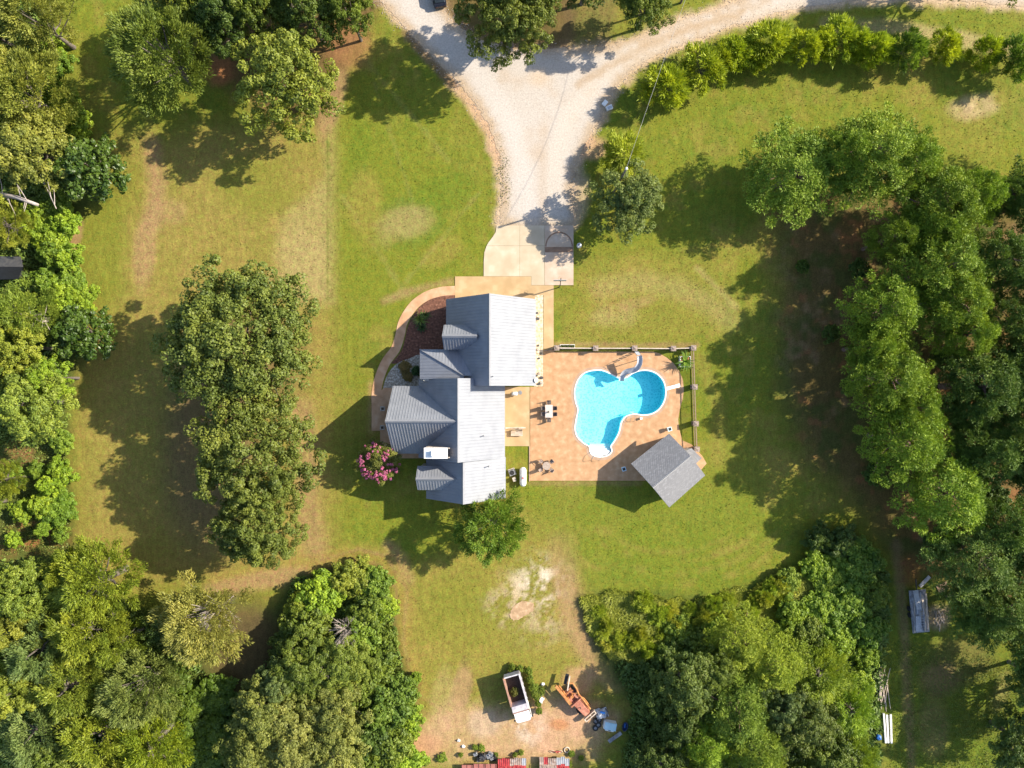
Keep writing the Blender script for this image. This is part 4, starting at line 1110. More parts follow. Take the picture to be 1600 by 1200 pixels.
# ================================================================== BASKETBALL HOOP
x, y = P(873.5, 449)
bh = thing('basketball_hoop', 'tall basketball hoop on a grey pole at the edge of the court', 'basketball hoop', (x, y, 0))
part(MB().tube([(x,y,0),(x,y,2.4),(x+.02,y+.55,3.1),(x+.03,y+.75,3.3)], .075, 8), 'pole', M['dark'], bh)
bx_, by_ = P(874.8, 438.2, 3.5)
part(MB().box((bx_, by_, 3.45), (1.75,.05,1.05)), 'backboard', M['palegrey'], bh)
part(MB().tube([(bx_+.225*cos(t*pi/8), by_+.33+.225*sin(t*pi/8), 3.05) for t in range(17)], .012, 5).box((bx_, by_+.07, 3.05), (.16,.12,.04)), 'rim', M['rust'], bh)
part(MB().tube([(x,y+.3,2.8),(bx_,by_-.02,3.6)], .03, 6), 'brace', M['dark'], bh)
x, y = P(905, 383.5, .4)
pot = thing('round_drum', 'white round drum with dark lid beside the court corner', 'drum', (x, y, 0))
part(MB().lathe([(.32,0),(.34,.3),(.32,.62),(.02,.63)], (x,y,0), 14), 'body', M['dirty_white'], pot); part(MB().lathe([(.2,.62),(.2,.68),(.02,.69)], (x-.05,y+.02,0), 12), 'lid', M['grey'], pot)
# white junk by the drive edge
x, y = P(952, 168, .3)
jk = thing('scrap_sink', 'white and blue grey cast-off basin lying at the gravel drive edge', 'basin', (x, y, 0))
part(MB().box((x,y,.2),(.9,.6,.36),.4), 'basin', M['dirty_white'], jk); part(MB().box((x+.05,y,.39),(.62,.36,.03),.4), 'bowl', M['palegrey'], jk); part(MB().box((x-.6,y+.7,.12),(.8,.6,.22),.9), 'loose_lid', M['white'], jk)

# ================================================================== UTILITY POLE AND WIRE
ux, uy = P(978.5, 264, 10.5)
up = thing('utility_pole', 'wooden utility pole with a white insulator rising out of the drive-side tree', 'utility pole', (ux, uy, 0))
part(MB().tube([(ux,uy,0),(ux,uy,5),(ux,uy,10.4)], [.17,.15,.12], 10), 'pole', M['bark'], up)
part(MB().lathe([(.10,10.4),(.17,10.5),(.17,10.75),(.05,10.85)], (ux,uy,0), 10), 'insulator', M['white'], up)
ex, ey = P(1092, -60, 9.5)
wp = []
for k in range(25):
    t = k/24; wp.append((ux+(ex-ux)*t, uy+(ey-uy)*t, 10.5 - .5*t - 4*1.4*t*(1-t)))
M['wire'] = pm('grey_cable', (.30,.29,.29), (.38,.37,.37), 3, .6)
part(MB().tube(wp, .016, 5), 'wire', M['wire'], up)
e2 = (*P(1093, -60, 9.5), 0)
u2 = thing('utility_pole', 'wooden utility pole beyond the hedge carrying the far end of the wire', 'utility pole', (ex, ey, 0))
part(MB().tube([(ex,ey,0),(ex,ey,9.6)], [.17,.12], 10), 'pole', M['bark'], u2); part(MB().box((ex,ey,9.2),(1.8,.1,.12)), 'cross_arm', M['wood'], u2)

# ================================================================== DUMP TRUCK
def wheel(root, x, y, z, r, w, rim=None):
    t = MB().lathe([(r*.55,-w/2),(r*.93,-w/2),(r,-w*.35),(r,w*.35),(r*.93,w/2),(r*.55,w/2)], (x,y,z), 18, axis='y').build('tyre', M['rubber'], root, (0,0,0))
    MB().lathe([(.05,-w*.3),(r*.56,-w*.42),(r*.56,w*.42),(.05,w*.3)], (x,y,z), 12, axis='y').build('rim', rim or M['dirty_white'], t, (0,0,0))
M['truckwhite'] = pm('chalky_white_paint', (.70,.69,.68), (.80,.79,.79), 1.2, .4, c3=(.82,.81,.81))
M['bedred'] = pm('rusted_orange_red_paint', (.24,.15,.125), (.36,.19,.125), 1.6, .8, c3=(.46,.24,.14), bump=.1)
M['bedgrey'] = pm('chalky_lilac_grey_paint', (.36,.33,.36), (.52,.49,.52), 1.5, .7, c3=(.60,.57,.58))
tk_c = P(808.5, 1087, 1.6)
tk = thing('dump_truck', 'old white dump truck with rusty bed full of brush in the yard', 'truck', (tk_c[0], tk_c[1], 0), atan2(-71, 20), None, False)
def tp(mb, name, mat, par=tk): return mb.build(name, mat, par, (0,0,0))
fr = MB()
for s in (-1,1): fr.box((-.1, s*.42, .78), (6.2,.12,.22))
tp(fr, 'chassis', M['dark'])
for xw in (-2.3, -1.2, 2.15):
    for s in (-1,1): wheel(tk, xw, s*1.0, .5, .5, .3)
bz0, bz1 = 1.15, 2.45
bl = -3.15; br_ = .95
tp(MB().box(((bl+br_)/2, 0, bz0), (br_-bl, 2.3, .12)), 'bed_floor', M['soil'])
tp(MB().box(((bl+br_)/2, -1.12, (bz0+bz1)/2), (br_-bl, .10, bz1-bz0-.12)).box(((bl+br_)/2, -1.13, bz1), (br_-bl+.1, .2, .1)), 'bed_side', M['bedred'])
sd_ = MB().box(((bl+br_)/2, 1.12, (bz0+bz1)/2), (br_-bl, .10, bz1-bz0-.12)).box(((bl+br_)/2, 1.13, bz1), (br_-bl+.1, .2, .1))
for k in range(6): sd_.box((bl+.3+k*.72, 1.2, 1.8), (.12,.1,1.25))
tp(sd_, 'bed_side', M['bedgrey'])
tp(MB().box((bl, 0, 1.75), (.1, 2.14, 1.12)).box((bl, 0, bz1-.1), (.16,2.14,.1)), 'tailgate', M['bedgrey'])
tp(MB().box((br_, 0, 1.9), (.1, 2.14, 1.4)), 'headboard', M['bedgrey'])
cs = MB(); cs.sheet([(br_-.05,-1.12,2.62),(br_+.75,-1.12,2.78),(br_+.75,1.12,2.78),(br_-.05,1.12,2.62)], .06); tp(cs, 'cab_shield', M['bedgrey'])
tp(MB().box((br_+.78, 0, 2.77), (.16,2.3,.1)), 'shield_lip', M['bedred'])
cab = MB()
def loft(secs):
    """secs: list of (x, half width bottom, half width top, z0, z1)"""
    vs = []; fs = []
    for x, wb_, wt, z0, z1 in secs: vs += [(x,-wb_,z0),(x,wb_,z0),(x,wt,z1),(x,-wt,z1)]
    for i in range(len(secs)-1):
        for k in range(4): fs.append((i*4+k, i*4+(k+1)%4, i*4+4+(k+1)%4, i*4+4+k))
    fs.append((3,2,1,0)); fs.append(tuple(len(vs)-4+k for k in range(4)))
    return vs, fs
cab.add(*loft([(1.1,1.08,.98,.75,2.2),(1.3,1.14,1.06,.75,2.42),(2.6,1.14,1.06,.75,2.46),(3.2,1.12,1.0,.75,2.36),(3.45,1.08,.86,.75,2.2),(3.62,1.02,.74,.8,1.3)]))
cb = tp(cab, 'cab', M['truckwhite'])
ws = MB(); ws.sheet([(3.46,-.78,2.12),(3.46,.78,2.12),(3.60,.72,1.45),(3.60,-.72,1.45)], .03)
for i, v in enumerate(ws.v): ws.v[i] = (v[0]+.03, v[1], v[2]+.02)
tp(ws, 'windscreen', M['glass'])
for s in (-1,1): tp(MB().box((2.4, s*1.12, 1.95), (.9,.03,.5), rx=s*.05), 'side_window', M['glass'])
for s in (-1,1): tp(MB().lathe([(.12,0),(.14,.04),(.02,.06)], (3.62, s*.62, 1.05), 10, axis='x'), 'headlight', M['palegrey']); tp(MB().box((3.2, s*1.28, 1.75), (.08,.22,.36)), 'wing_mirror', M['dark'])
tp(MB().box((3.64,0,.72), (.14,2.2,.28)), 'bumper', M['dirty_white']); tp(MB().box((3.62,0,1.1), (.04,.9,.4)), 'grille', M['dark'])
tp(MB().box((1.75,0.1,2.47),(.3,1.3,.05), .05), 'roof_dent_patch', M['dirty_white'])

# ================================================================== RUSTY LOADER
ld_c = P(899, 1094, 1.2)
ld = thing('wheel_loader', 'rusty orange abandoned loader with broken arms on red clay', 'loader', (ld_c[0], ld_c[1], 0), atan2(-52, 46), None, False)
def lp_(mb, name, mat): return mb.build(name, mat, ld, (0,0,0))
lp_(MB().add(*loft([(.2,.55,.55,.6,1.55),(.9,.55,.5,.6,1.6),(2.3,.5,.45,.6,1.5),(2.6,.42,.36,.7,1.3)])), 'engine_hood', M['rust_red'])
lp_(MB().box((-.75,0,.85),(2.0,1.25,.5)).box((-.35,-.45,1.2),(.9,.3,.3)).box((-.35,.45,1.2),(.9,.3,.3)), 'body', M['rust_red'])
lp_(MB().box((.12,0,1.75),(.12,1.9,.12)).box((.12,0,1.35),(.06,1.5,.7)), 'dashboard', M['rust_red'])
lp_(MB().box((-.75,.05,1.25),(.5,.5,.12)).box((-1.0,.05,1.55),(.1,.5,.5)), 'seat', M['rust'])
lp_(MB().box((-2.0,-.72,1.5),(3.0,.34,.24), -.05, ry=.06).box((-.4,-.78,1.45),(1.5,.42,.2)), 'loader_arm', M['rust'])
lp_(MB().box((-2.0,-.42,1.25),(2.3,.14,.2), -.08), 'loader_arm', M['rust'])
lp_(MB().tube([(2.3,.75,1.25),(.9,.88,1.4),(-.4,.95,1.45),(-1.3,1.25,1.4),(-2.1,1.3,1.3),(-2.45,.75,1.25)], .12, 8), 'loader_arm', M['rust'])
lp_(MB().tube([(1.9,.98,1.1),(.6,1.08,1.2),(-.6,.7,1.3),(-1.2,.2,1.25)], .07, 6), 'hydraulic_pipe', M['rust'])
lp_(MB().box((-2.55,.95,1.6),(2.0,.16,.2), -.9, ry=-.1), 'boom', M['palewood'])
lp_(MB().box((-3.05,1.0,1.2),(1.5,.5,.06), -.95), 'bucket_plate', M['black'])
lp_(MB().tube([(-1.5,-.4,1.3),(-1.6,.2,1.35),(-1.3,.7,1.35)], .1, 8), 'cross_tube', M['rust'])
lp_(MB().tube([(1.05,-.05,1.55),(1.05,-.05,2.1)], .06, 8), 'exhaust', M['dark'])
lp_(MB().box((3.0,0,.75),(.12,1.9,.5)).box((3.4,0,.75),(.12,1.9,.5)).box((3.2,.9,.75),(.3,.12,.5)).box((3.2,-.9,.75),(.3,.12,.5)).box((3.2,.1,.75),(.3,.08,.4)), 'scraper_frame', M['palewood'])
lp_(MB().box((2.75,0,.65),(.5,.2,.15)), 'drawbar', M['rust'])
for xw, r, w in ((-1.1,.62,.4),(1.8,.45,.28)):
    for s in (-1,1): wheel(ld, xw, s*.85, r, r, w, M['rust'])
# junk beside the loader
def jp(px_, py_, h=0): return P(px_, py_, h)
x, y = jp(941, 1116.5, .8)
cr_ = thing('crumpled_car_shell', 'crumpled pale grey and blue car shell against the rusty loader', 'wreck', (x, y, 0), .25, None, False)
rj = random.Random(5)
vs, fs = [], []
for i in range(7):
    for j in range(7):
        vs.append((-.85+i*.28+rj.uniform(-.07,.07), -.7+j*.23+rj.uniform(-.07,.07), (.85 if 0<i<6 and 0<j<6 else .35)+rj.uniform(-.16,.16)))
for i in range(6):
    for j in range(6): fs.append((i*7+j,(i+1)*7+j,(i+1)*7+j+1,i*7+j+1))
MB().add(vs, fs).build('panel', M['palegrey'], cr_, (0,0,0)); MB().box((0,0,.3),(1.5,1.2,.56)).build('body', M['dark'], cr_, (0,0,0))
MB().box((.1,.35,.98),(.7,.3,.04),-.5, rx=.15).build('blue_panel', M['blue'], cr_, (0,0,0)); MB().box((.75,.45,.8),(.12,.7,.08),.4).build('bent_pillar', M['dark'], cr_, (0,0,0))
x, y = jp(953.5, 1135.5, 1.0)
ap = thing('chest_freezer', 'pale blue white chest freezer dumped beside black tyres', 'freezer', (x, y, 0), -.2, None, False)
MB().box((0,0,.45),(1.7,1.0,.9)).build('cabinet', M['white'], ap, (0,0,0)); MB().box((.06,.0,.96),(1.62,1.02,.1)).build('lid', pm('pale_blue_enamel', (.40,.60,.68), (.47,.67,.74), 1.5, .4), ap, (0,0,0))
MB().box((.1,-.68,.3),(1.2,.34,.6)).build('control_panel', M['white'], ap, (0,0,0)); MB().box((.1,-.7,.62),(.36,.16,.04)).build('dial_plate', M['dark'], ap, (0,0,0))
t0 = None
for i, (a, b, z) in enumerate(((931,1127,0),(935,1133,0),(930.5,1138,0),(936,1125,.0))):
    x, y = jp(a, b, .2)
    if t0 is None:
        t0 = thing('dumped_tyre', 'worn black tyre in the heap between loader and freezer', 'tyre', (x, y, z), 0, 'tyres dumped by the freezer', False)
        MB().lathe([(.22,0),(.38,.02),(.43,.08),(.43,.17),(.38,.23),(.22,.25),(.22,.2),(.34,.17),(.34,.08),(.22,.05)], (0,0,0), 18).build('tread', M['rubber'], t0, (0,0,0)); MB().lathe([(.22,.06),(.22,.18),(.05,.15),(.05,.1)], (0,0,0), 12).build('rim', M['grey'], t0, (0,0,0))
    else: clone(t0, (x, y, z), i)
x, y = jp(976.8, 1136, .4)
tub = thing('paddling_tub', 'dark blue oval plastic tub on the ground beyond the freezer', 'tub', (x, y, 0), 1.3, None, False)
tm = MB().lathe([(.5,0),(.58,.34),(.62,.36),(.62,.39),(.54,.37),(.46,.06),(.02,.05)], (0,0,0), 20)
tm.v = [(a*1.05, b*.62, c) for a, b, c in tm.v]; tm.build('shell', pm('navy_plastic', (.008,.02,.07), (.015,.035,.11), 3, .4), tub, (0,0,0)); MB().box((.05,.02,.12),(.6,.18,.1),.2).build('blue_lid', M['blue'], tub, (0,0,0))
x, y = jp(961.5, 1152, .2)
pn = thing('folding_panel', 'long grey weathered panel lying beyond the freezer', 'panel', (x, y, 0), .62, None, False)
for k in range(2): MB().box((-.62+k*1.1,0,.1),(1.05,.5,.12)).build('leaf', M['greywood'], pn, (0,0,0))
for k in range(8): MB().box((-1.05+k*.3,0,.17),(.03,.48,.03)).build('rib', M['grey'], pn, (0,0,0))
MB().box((-.06,0,.17),(.1,.3,.06)).build('strap', M['palewood'], pn, (0,0,0))
x, y = jp(847, 1093, .5)
wc = thing('plastic_chair', 'tipped dirty white plastic chair beside the dump truck', 'chair', (x, y, 0), .9, None, False)
MB().box((0,0,.42),(.5,.5,.05)).build('seat', M['dirty_white'], wc, (0,0,0))
for k in range(4): MB().box((-.27,-.2+k*.13,.68),(.04,.07,.5), ry=-.25).build('back_slat', M['dirty_white'], wc, (0,0,0))
for sx in (-1,1):
    for sy in (-1,1): MB().box((sx*.22, sy*.22,.2),(.05,.05,.4)).build('leg', M['dirty_white'], wc, (0,0,0))

# ================================================================== SHEDS WITH STRIPED SHEETS
M['red'] = pm('faded_red_paint', (.34,.03,.035), (.46,.06,.06), 2, .6, c3=(.5,.12,.11))
M['redsheet'] = pm('dull_red_metal', (.26,.085,.07), (.33,.12,.10), 2, .7)
M['tin'] = pm('pale_grey_tin', (.38,.38,.40), (.50,.50,.52), 2, .5, metal=.2)
M['rusttin'] = pm('rust_streaked_tin', (.26,.17,.13), (.40,.30,.25), 2.5, .7, c3=(.45,.38,.34))
def tin_shed(name, lab, x0, x1, y0, zz, cols):
    A = P(x0, y0, zz); B = P(x1, y0, zz)
    t = thing(name, lab, 'shed', ((A[0]+B[0])/2, A[1]-2.2, 0))
    wid = (B[0]-A[0])/len(cols)
    for i, c in enumerate(cols):
        xa = A[0]+i*wid; j = random.Random(i+int(x0)).uniform(-.16,.16)
        for q in range(2):
            m = c[q]; ya = A[1]+j - q*1.0; yb = A[1]+j-(1.0 if q == 0 else 4.0)
            mb = MB(); z0 = zz - (0 if q == 0 else .02) + i % 2*.012; zb = zz + .05 + q*.3
            mb.sheet([(xa, ya, z0), (xa+wid*.97, ya, z0), (xa+wid*.97, yb, zb), (xa, yb, zb)], .02)
            for s in (0.06, .5, .94): mb.box((xa+wid*s, (ya+yb)/2, (z0+zb)/2+.03), (.05, abs(yb-ya)*.99, .05))
            part(mb, 'roof_sheet', m, t)
    wl = MB(); wl.box(((A[0]+B[0])/2, A[1]-2.4, (zz-.1)/2), (B[0]-A[0]-.3, 3.2, zz-.1)); part(wl, 'wall', M['greywood'], t)
    return t
R_, T_, U_ = M['red'], M['tin'], M['rusttin']
tin_shed('tin_shed', 'low shed roofed with red and pale striped metal sheets', 778, 822, 1184.5, .75, [(R_,R_),(R_,R_),(R_,R_),(U_,R_),(U_,R_),(U_,R_),(T_,R_)])
tin_shed('tin_shed', 'low shed with rust streaked tin roof and red lower sheets', 843, 889.5, 1183.5, .75, [(U_,U_),(R_,U_),(U_,U_),(U_,U_),(T_,R_),(T_,R_),(T_,R_)])
tin_shed('lean_to', 'dull red flat lean-to roof beside the striped shed', 721, 776.5, 1194, .9, [(M['redsheet'],M['redsheet'])]*3)
sx0, sy0 = P(757, 1186, .5)
rj = random.Random(8)
for i in range(16):
    pxx = rj.uniform(740, 775); pyy = rj.uniform(1178, 1190)
    x, y = P(pxx, pyy, .4); s = rj.uniform(.3,.6)
    o = MB().box((x,y,s*.5),(s*rj.uniform(.8,1.6), s, s), rj.uniform(0,3), ry=rj.uniform(-.3,.3)).tube([(x-.3,y-.2,.1),(x+.2,y+.3,s+.2)], .05, 6).build('scrap_lump', rj.choice([M['black'],M['dark'],M['rubber'],M['black'],M['grey']]), None, (x,y,0))
    tag(o, 'lump of dark mixed scrap heaped beside the dull red lean-to', 'scrap', 'scrap heap by the dull red lean-to')
x, y = P(869.5, 1175.5, .3)
bi = thing('scrap_bicycle', 'small red and cream bicycle lying behind the rust streaked shed', 'bicycle', (x, y, 0))
for dx in (-.55,.55): part(MB().tube([(x+dx+.3*cos(k*pi/8), y+.22*sin(k*pi/8), .15+.12*sin(k*pi/8)) for k in range(17)], .035, 5), 'wheel', M['palewood'], bi)
part(MB().tube([(x-.55,y,.15),(x-.1,y+.1,.3),(x+.45,y+.1,.3),(x+.55,y,.15)], .05, 6).tube([(x-.1,y+.1,.3),(x+.1,y-.15,.25),(x+.45,y+.1,.3)], .05, 6), 'frame', M['red'], bi)
x, y = P(886, 1172.5, .2); o = MB().tube([(x+.38*cos(k*pi/8), y+.38*sin(k*pi/8), .08) for k in range(17)], .08, 6).build('hose_ring', M['palewood'], None, (x,y,0)); tag(o, 'cream ring of hose on the ground behind the sheds', 'hose')
for pxx, pyy, lb in ((717,1156.5,'crumpled white rubbish bag on the clay'),(724,1166,'small white scrap on bare clay by the lean-to'),(848,1069,'small white scrap in the weeds by the dump truck')):
    x, y = P(pxx, pyy); mb = MB(); rr = random.Random(int(pxx)); n = 8
    vs = [(x+.3*rr.uniform(.6,1.2)*cos(k*pi/4), y+.28*rr.uniform(.6,1.2)*sin(k*pi/4), -.02) for k in range(n)] + [(x+.17*rr.uniform(.5,1.4)*cos(k*pi/4), y+.15*rr.uniform(.5,1.4)*sin(k*pi/4), rr.uniform(.12,.3)) for k in range(n)]
    mb.add(vs, [tuple(range(n,2*n))]+[(k,(k+1)%n,n+(k+1)%n,n+k) for k in range(n)])
    tag(mb.build('rubbish', M['dirty_white'], None, (x,y,0)), lb, 'rubbish')

# ================================================================== TRAILER, TIMBER, BEAMS
ta = Vector((*P(1436,922.5,1.1),0)); tb_ = Vector((*P(1442.5,991,1.1),0)); tc_ = (ta+tb_)/2
an_ = atan2((ta-tb_).y, (ta-tb_).x)
tr = thing('flat_trailer', 'flat trailer stacked with grey weathered boards under the trees', 'trailer', (tc_.x, tc_.y, 0), an_, None, False)
MB().box((0,0,.62),(6.0,2.35,.12)).build('deck', M['greywood'], tr, (0,0,0)); MB().box((3.7,0,.55),(1.6,.12,.12)).build('drawbar', M['dark'], tr, (0,0,0))
for xw in (-.5,.4):
    for s in (-1,1): wheel(tr, xw, s*1.28, .36, .36, .2)
rt_ = random.Random(21); nb = 0
for lay_ in range(3):
    for k in range(9):
        l = rt_.uniform(2.0, 5.6); w = rt_.uniform(.16,.3)
        p = (tr.location.x, tr.location.y)
        lx_ = rt_.uniform(-(6-l)/2, (6-l)/2); ly_ = -1.02+k*.255+rt_.uniform(-.04,.04)
        X = tc_.x + lx_*cos(an_) - ly_*sin(an_); Y = tc_.y + lx_*sin(an_) + ly_*cos(an_)
        if lay_ and rt_.random() < .35: continue
        o = MB().box((0,0,0),(l, w, .07)).build('plank', rt_.choice([M['greywood'],M['tin'],M['tin'],M['palewood'],M['greywood']]), None, (0,0,0))
        o.location = (X, Y, .72+lay_*.085); o.rotation_euler = (0, 0, an_ + rt_.uniform(-.05,.05)*(1+lay_))
        tag(o, 'grey weathered plank loaded lengthwise on the flat trailer', 'plank', 'planks on the flat trailer'); nb += 1
ldx, ldy = P(1443,967,1.3)
la = thing('ladder', 'grey ladder lying on the trailer load of boards', 'ladder', (ldx, ldy, 1.0), an_, None, False)
for s in (-1,1): MB().box((0,s*.26,.03),(2.6,.07,.06)).build('side_rail', M['tin'], la, (0,0,0))
for k in range(7): MB().box((-1.1+k*.37,0,.03),(.06,.46,.05)).build('rung', M['tin'], la, (0,0,0))
for a, b, ang, ln, lb in ((1434,938,.1,2.8,'broad pale grey sheet on the trailer end away from the poles'),(1436,975,-.05,2.2,'pale sheet metal offcut at the lower end of the trailer'),(1452,912,.85,2.0,'pale grey board sticking out ahead of the trailer')):
    x, y = P(a, b, 1.1); on = lb.startswith('pale grey board')
    o = MB().box((0,0,0),(ln, .75 if not on else .5, .05)).build('sheet_offcut', M['tin'], None, (0,0,0)); o.location = (x, y, .98 if not on else .05); o.rotation_euler = (0, 0, an_+ang if not on else .8); tag(o, lb, 'sheet')
x, y = P(1473,918,.1); o = MB().box((x,y,.05),(1.6,1.2,.08),.4).build('board', M['wood'], None, (x,y,0)); tag(o, 'dull brown board on the needle floor beside the trailer', 'board')
rp = random.Random(31)
for k in range(26):
    pxx = 1372+rp.uniform(0,15); yc = rp.uniform(1062,1086); l = rp.uniform(2.4,5.4); lev = k//9
    x, y = P(pxx, yc)
    o = MB().tube([(-l/2,0,0),(0,rp.uniform(-.05,.05),0),(l/2,0,0)], [.05,.065,.045], 6).build('pole', M['palewood'], None, (0,0,0))
    o.location = (x, y, .07+lev*.13); o.rotation_euler = (0, rp.uniform(-.012,.012), pi/2 + rp.uniform(-.14,.14)*(1+lev*.8)); tag(o, 'thin pale bare pole in the timber pile beside the rough grass track', 'pole', 'poles in the pale timber pile')
for k, (a, b, l) in enumerate(((1381.5,1137,4.2),(1386,1138,4.0),(1391.5,1138,4.1))):
    x, y = P(a, b); o = MB().box((0,0,0),(l, .24, .2)).build('white_beam', M['dirty_white'], None, (0,0,0)); o.location = (x, y, .11); o.rotation_euler = (0,0,pi/2+.07-k*.02)
    tag(o, 'long white painted beam lying south of the pale pole pile', 'beam', 'white beams by the blue bundle')
x, y = P(1373,1152,.2); mb = MB().lathe([(.02,0),(.34,.02),(.42,.2),(.3,.42),(.12,.48),(.02,.46)], (x,y,0), 9); rr = random.Random(2); mb.v = [(a+rr.uniform(-.06,.06), b+rr.uniform(-.06,.06), max(0,c+rr.uniform(-.04,.04))) for a,b,c in mb.v]
tag(mb.build('tarp_bundle', M['blue'], None, (x,y,0)), 'bright blue bundled tarp beside the white beams', 'tarp')
for k in range(14):
    x, y = P(1467+rp.uniform(-9,9), 967+rp.uniform(-12,12)); l = rp.uniform(.8,2.0)
    o = MB().tube([(-l/2,0,0),(l/2,0,0)], [.05,.03], 6).build('stick', M['palewood'], None, (0,0,0)); o.location = (x, y, .05+.05*(k%3)); o.rotation_euler = (0, 0, pi/2+rp.uniform(-.7,.7)); tag(o, 'short broken pale stick scattered beside the loaded trailer', 'stick', 'broken sticks by the trailer')

# ================================================================== CAR, SIDE BARN, DEAD TRUNKS
cx_, cy_ = P(684, -14, .8)
car = thing('parked_car', 'black car parked under the big tree by the gravel drive', 'car', (cx_, cy_, 0), radians(100), None, False)
M['carpaint'] = pm('black_car_paint', (.01,.011,.018), (.014,.015,.022), 1, .15)
MB().add(*loft([(-2.2,.75,.7,.35,.8),(-2.0,.88,.84,.25,.92),(-.9,.9,.86,.22,.95),(.8,.9,.86,.22,.92),(1.9,.87,.8,.25,.82),(2.25,.72,.66,.35,.7)])).build('body', M['carpaint'], car, (0,0,0))
MB().add(*loft([(-1.75,.8,.62,.9,1.0),(-1.2,.82,.66,.9,1.42),(.1,.82,.68,.9,1.46),(.95,.8,.66,.88,.98)])).build('cabin', M['glass'], car, (0,0,0))
MB().box((-.5,0,1.455),(1.25,1.28,.04)).build('roof', M['carpaint'], car, (0,0,0))
for xw in (-1.35,1.4):
    for s in (-1,1): wheel(car, xw, s*.82, .33, .33, .22)
for s in (-1,1): MB().box((2.15,s*.55,.66),(.16,.3,.12)).build('headlight', M['white'], car, (0,0,0)); MB().box((-2.15,s*.55,.72),(.1,.3,.12)).build('tail_light', M['red'], car, (0,0,0))
bx0, by0 = P(-8, 415, 3)
sb2 = thing('old_shed', 'dark roofed old shed half hidden under the western trees', 'shed', (bx0, by0, 0))
part(MB().box((bx0-.6,by0,1.2),(5.0,2.6,2.4)), 'wall', M['dark'], sb2)
A = [P3(-45,399,2.5), P3(32,401,2.5), P3(36,417,3.3), P3(-45,416,3.3)]; part(MB().sheet(A, .08), 'roof_slope', M['dark'], sb2)
A = [P3(-45,438,2.4), P3(28,436,2.4), P3(36,417.5,3.28), P3(-45,416.5,3.28)]; part(MB().sheet(A, .08), 'roof_slope', M['black'], sb2)
def dead_trunk(pts, r, lab, seed):
    t = thing('fallen_trunk', lab, 'trunk', (pts[0][0], pts[0][1], 0))
    part(MB().tube(pts, r, 9), 'trunk', M['deadwood'], t, True)
    rr = random.Random(seed)
    for k in range(9):
        a = Vector(pts[0]).lerp(Vector(pts[-1]), rr.uniform(.1,.95)); d = Vector((rr.uniform(-.5,.5), rr.choice([-1,1]), rr.uniform(-.3,.5)))*rr.uniform(1,2.4)
        part(MB().tube([a, a+d*.5+Vector((.1,0,.1)), a+d], [.06,.045,.015], 5), 'branch', M['deadwood'], t)
dead_trunk([P3(-30,297,5), P3(28,309,6.5), P3(59,320,7.4)], [.34,.26,.2], 'bleached broken trunk leaning out of the trees beside the upper magnolia', 1)
dead_trunk([P3(20,497,5), P3(50,499,5.6), P3(74,502,6)], [.26,.2,.16], 'bleached broken trunk poking out above the lower magnolia', 2)
dead_trunk([P3(40,235,3), P3(62,270,5), P3(88,326,6.5)], [.1,.07,.05], 'thin grey dead stem leaning between pale trees and the upper magnolia', 3)
# ================================================================== TREES AND PLANTS
def leaf_material(name, rough=.55, trans=.27, spec=.35):
    m, N, L, b = new_mat(name)
    b.inputs['Roughness'].default_value = rough; b.inputs['Specular IOR Level'].default_value = spec
    oi = N.new('ShaderNodeObjectInfo'); at = N.new('ShaderNodeAttribute'); at.attribute_name = 'tint'
    mr = N.new('ShaderNodeMapRange'); mr.inputs['To Min'].default_value = .55; mr.inputs['To Max'].default_value = 1.5
    L.new(at.outputs['Fac'], mr.inputs['Value'])
    sc = N.new('ShaderNodeVectorMath'); sc.operation = 'SCALE'; L.new(oi.outputs['Color'], sc.inputs[0]); L.new(mr.outputs[0], sc.inputs['Scale'])
    hs = N.new('ShaderNodeHueSaturation'); mh = N.new('ShaderNodeMapRange'); mh.inputs['To Min'].default_value = .52; mh.inputs['To Max'].default_value = .478
    L.new(at.outputs['Fac'], mh.inputs['Value']); L.new(mh.outputs[0], hs.inputs['Hue']); L.new(sc.outputs[0], hs.inputs['Color'])
    L.new(hs.outputs[0], b.inputs['Base Color'])
    tl = N.new('ShaderNodeBsdfTranslucent')
    ml = N.new('ShaderNodeMix'); ml.data_type = 'RGBA'; ml.blend_type = 'MULTIPLY'; ml.inputs['Factor'].default_value = 1; ml.inputs['B'].default_value = (1.25,1.2,.5,1)
    L.new(hs.outputs[0], ml.inputs['A']); L.new(ml.outputs['Result'], tl.inputs['Color'])
    mx = N.new('ShaderNodeMixShader'); mx.inputs[0].default_value = trans
    L.new(b.outputs[0], mx.inputs[1]); L.new(tl.outputs[0], mx.inputs[2]); L.new(mx.outputs[0], N['Material Output'].inputs['Surface'])
    return m
M['leaf'] = leaf_material('broad_leaves'); M['needle'] = leaf_material('pine_needles', .6, .16, .3); M['gloss'] = leaf_material('glossy_leaves', .42, .12, .4)

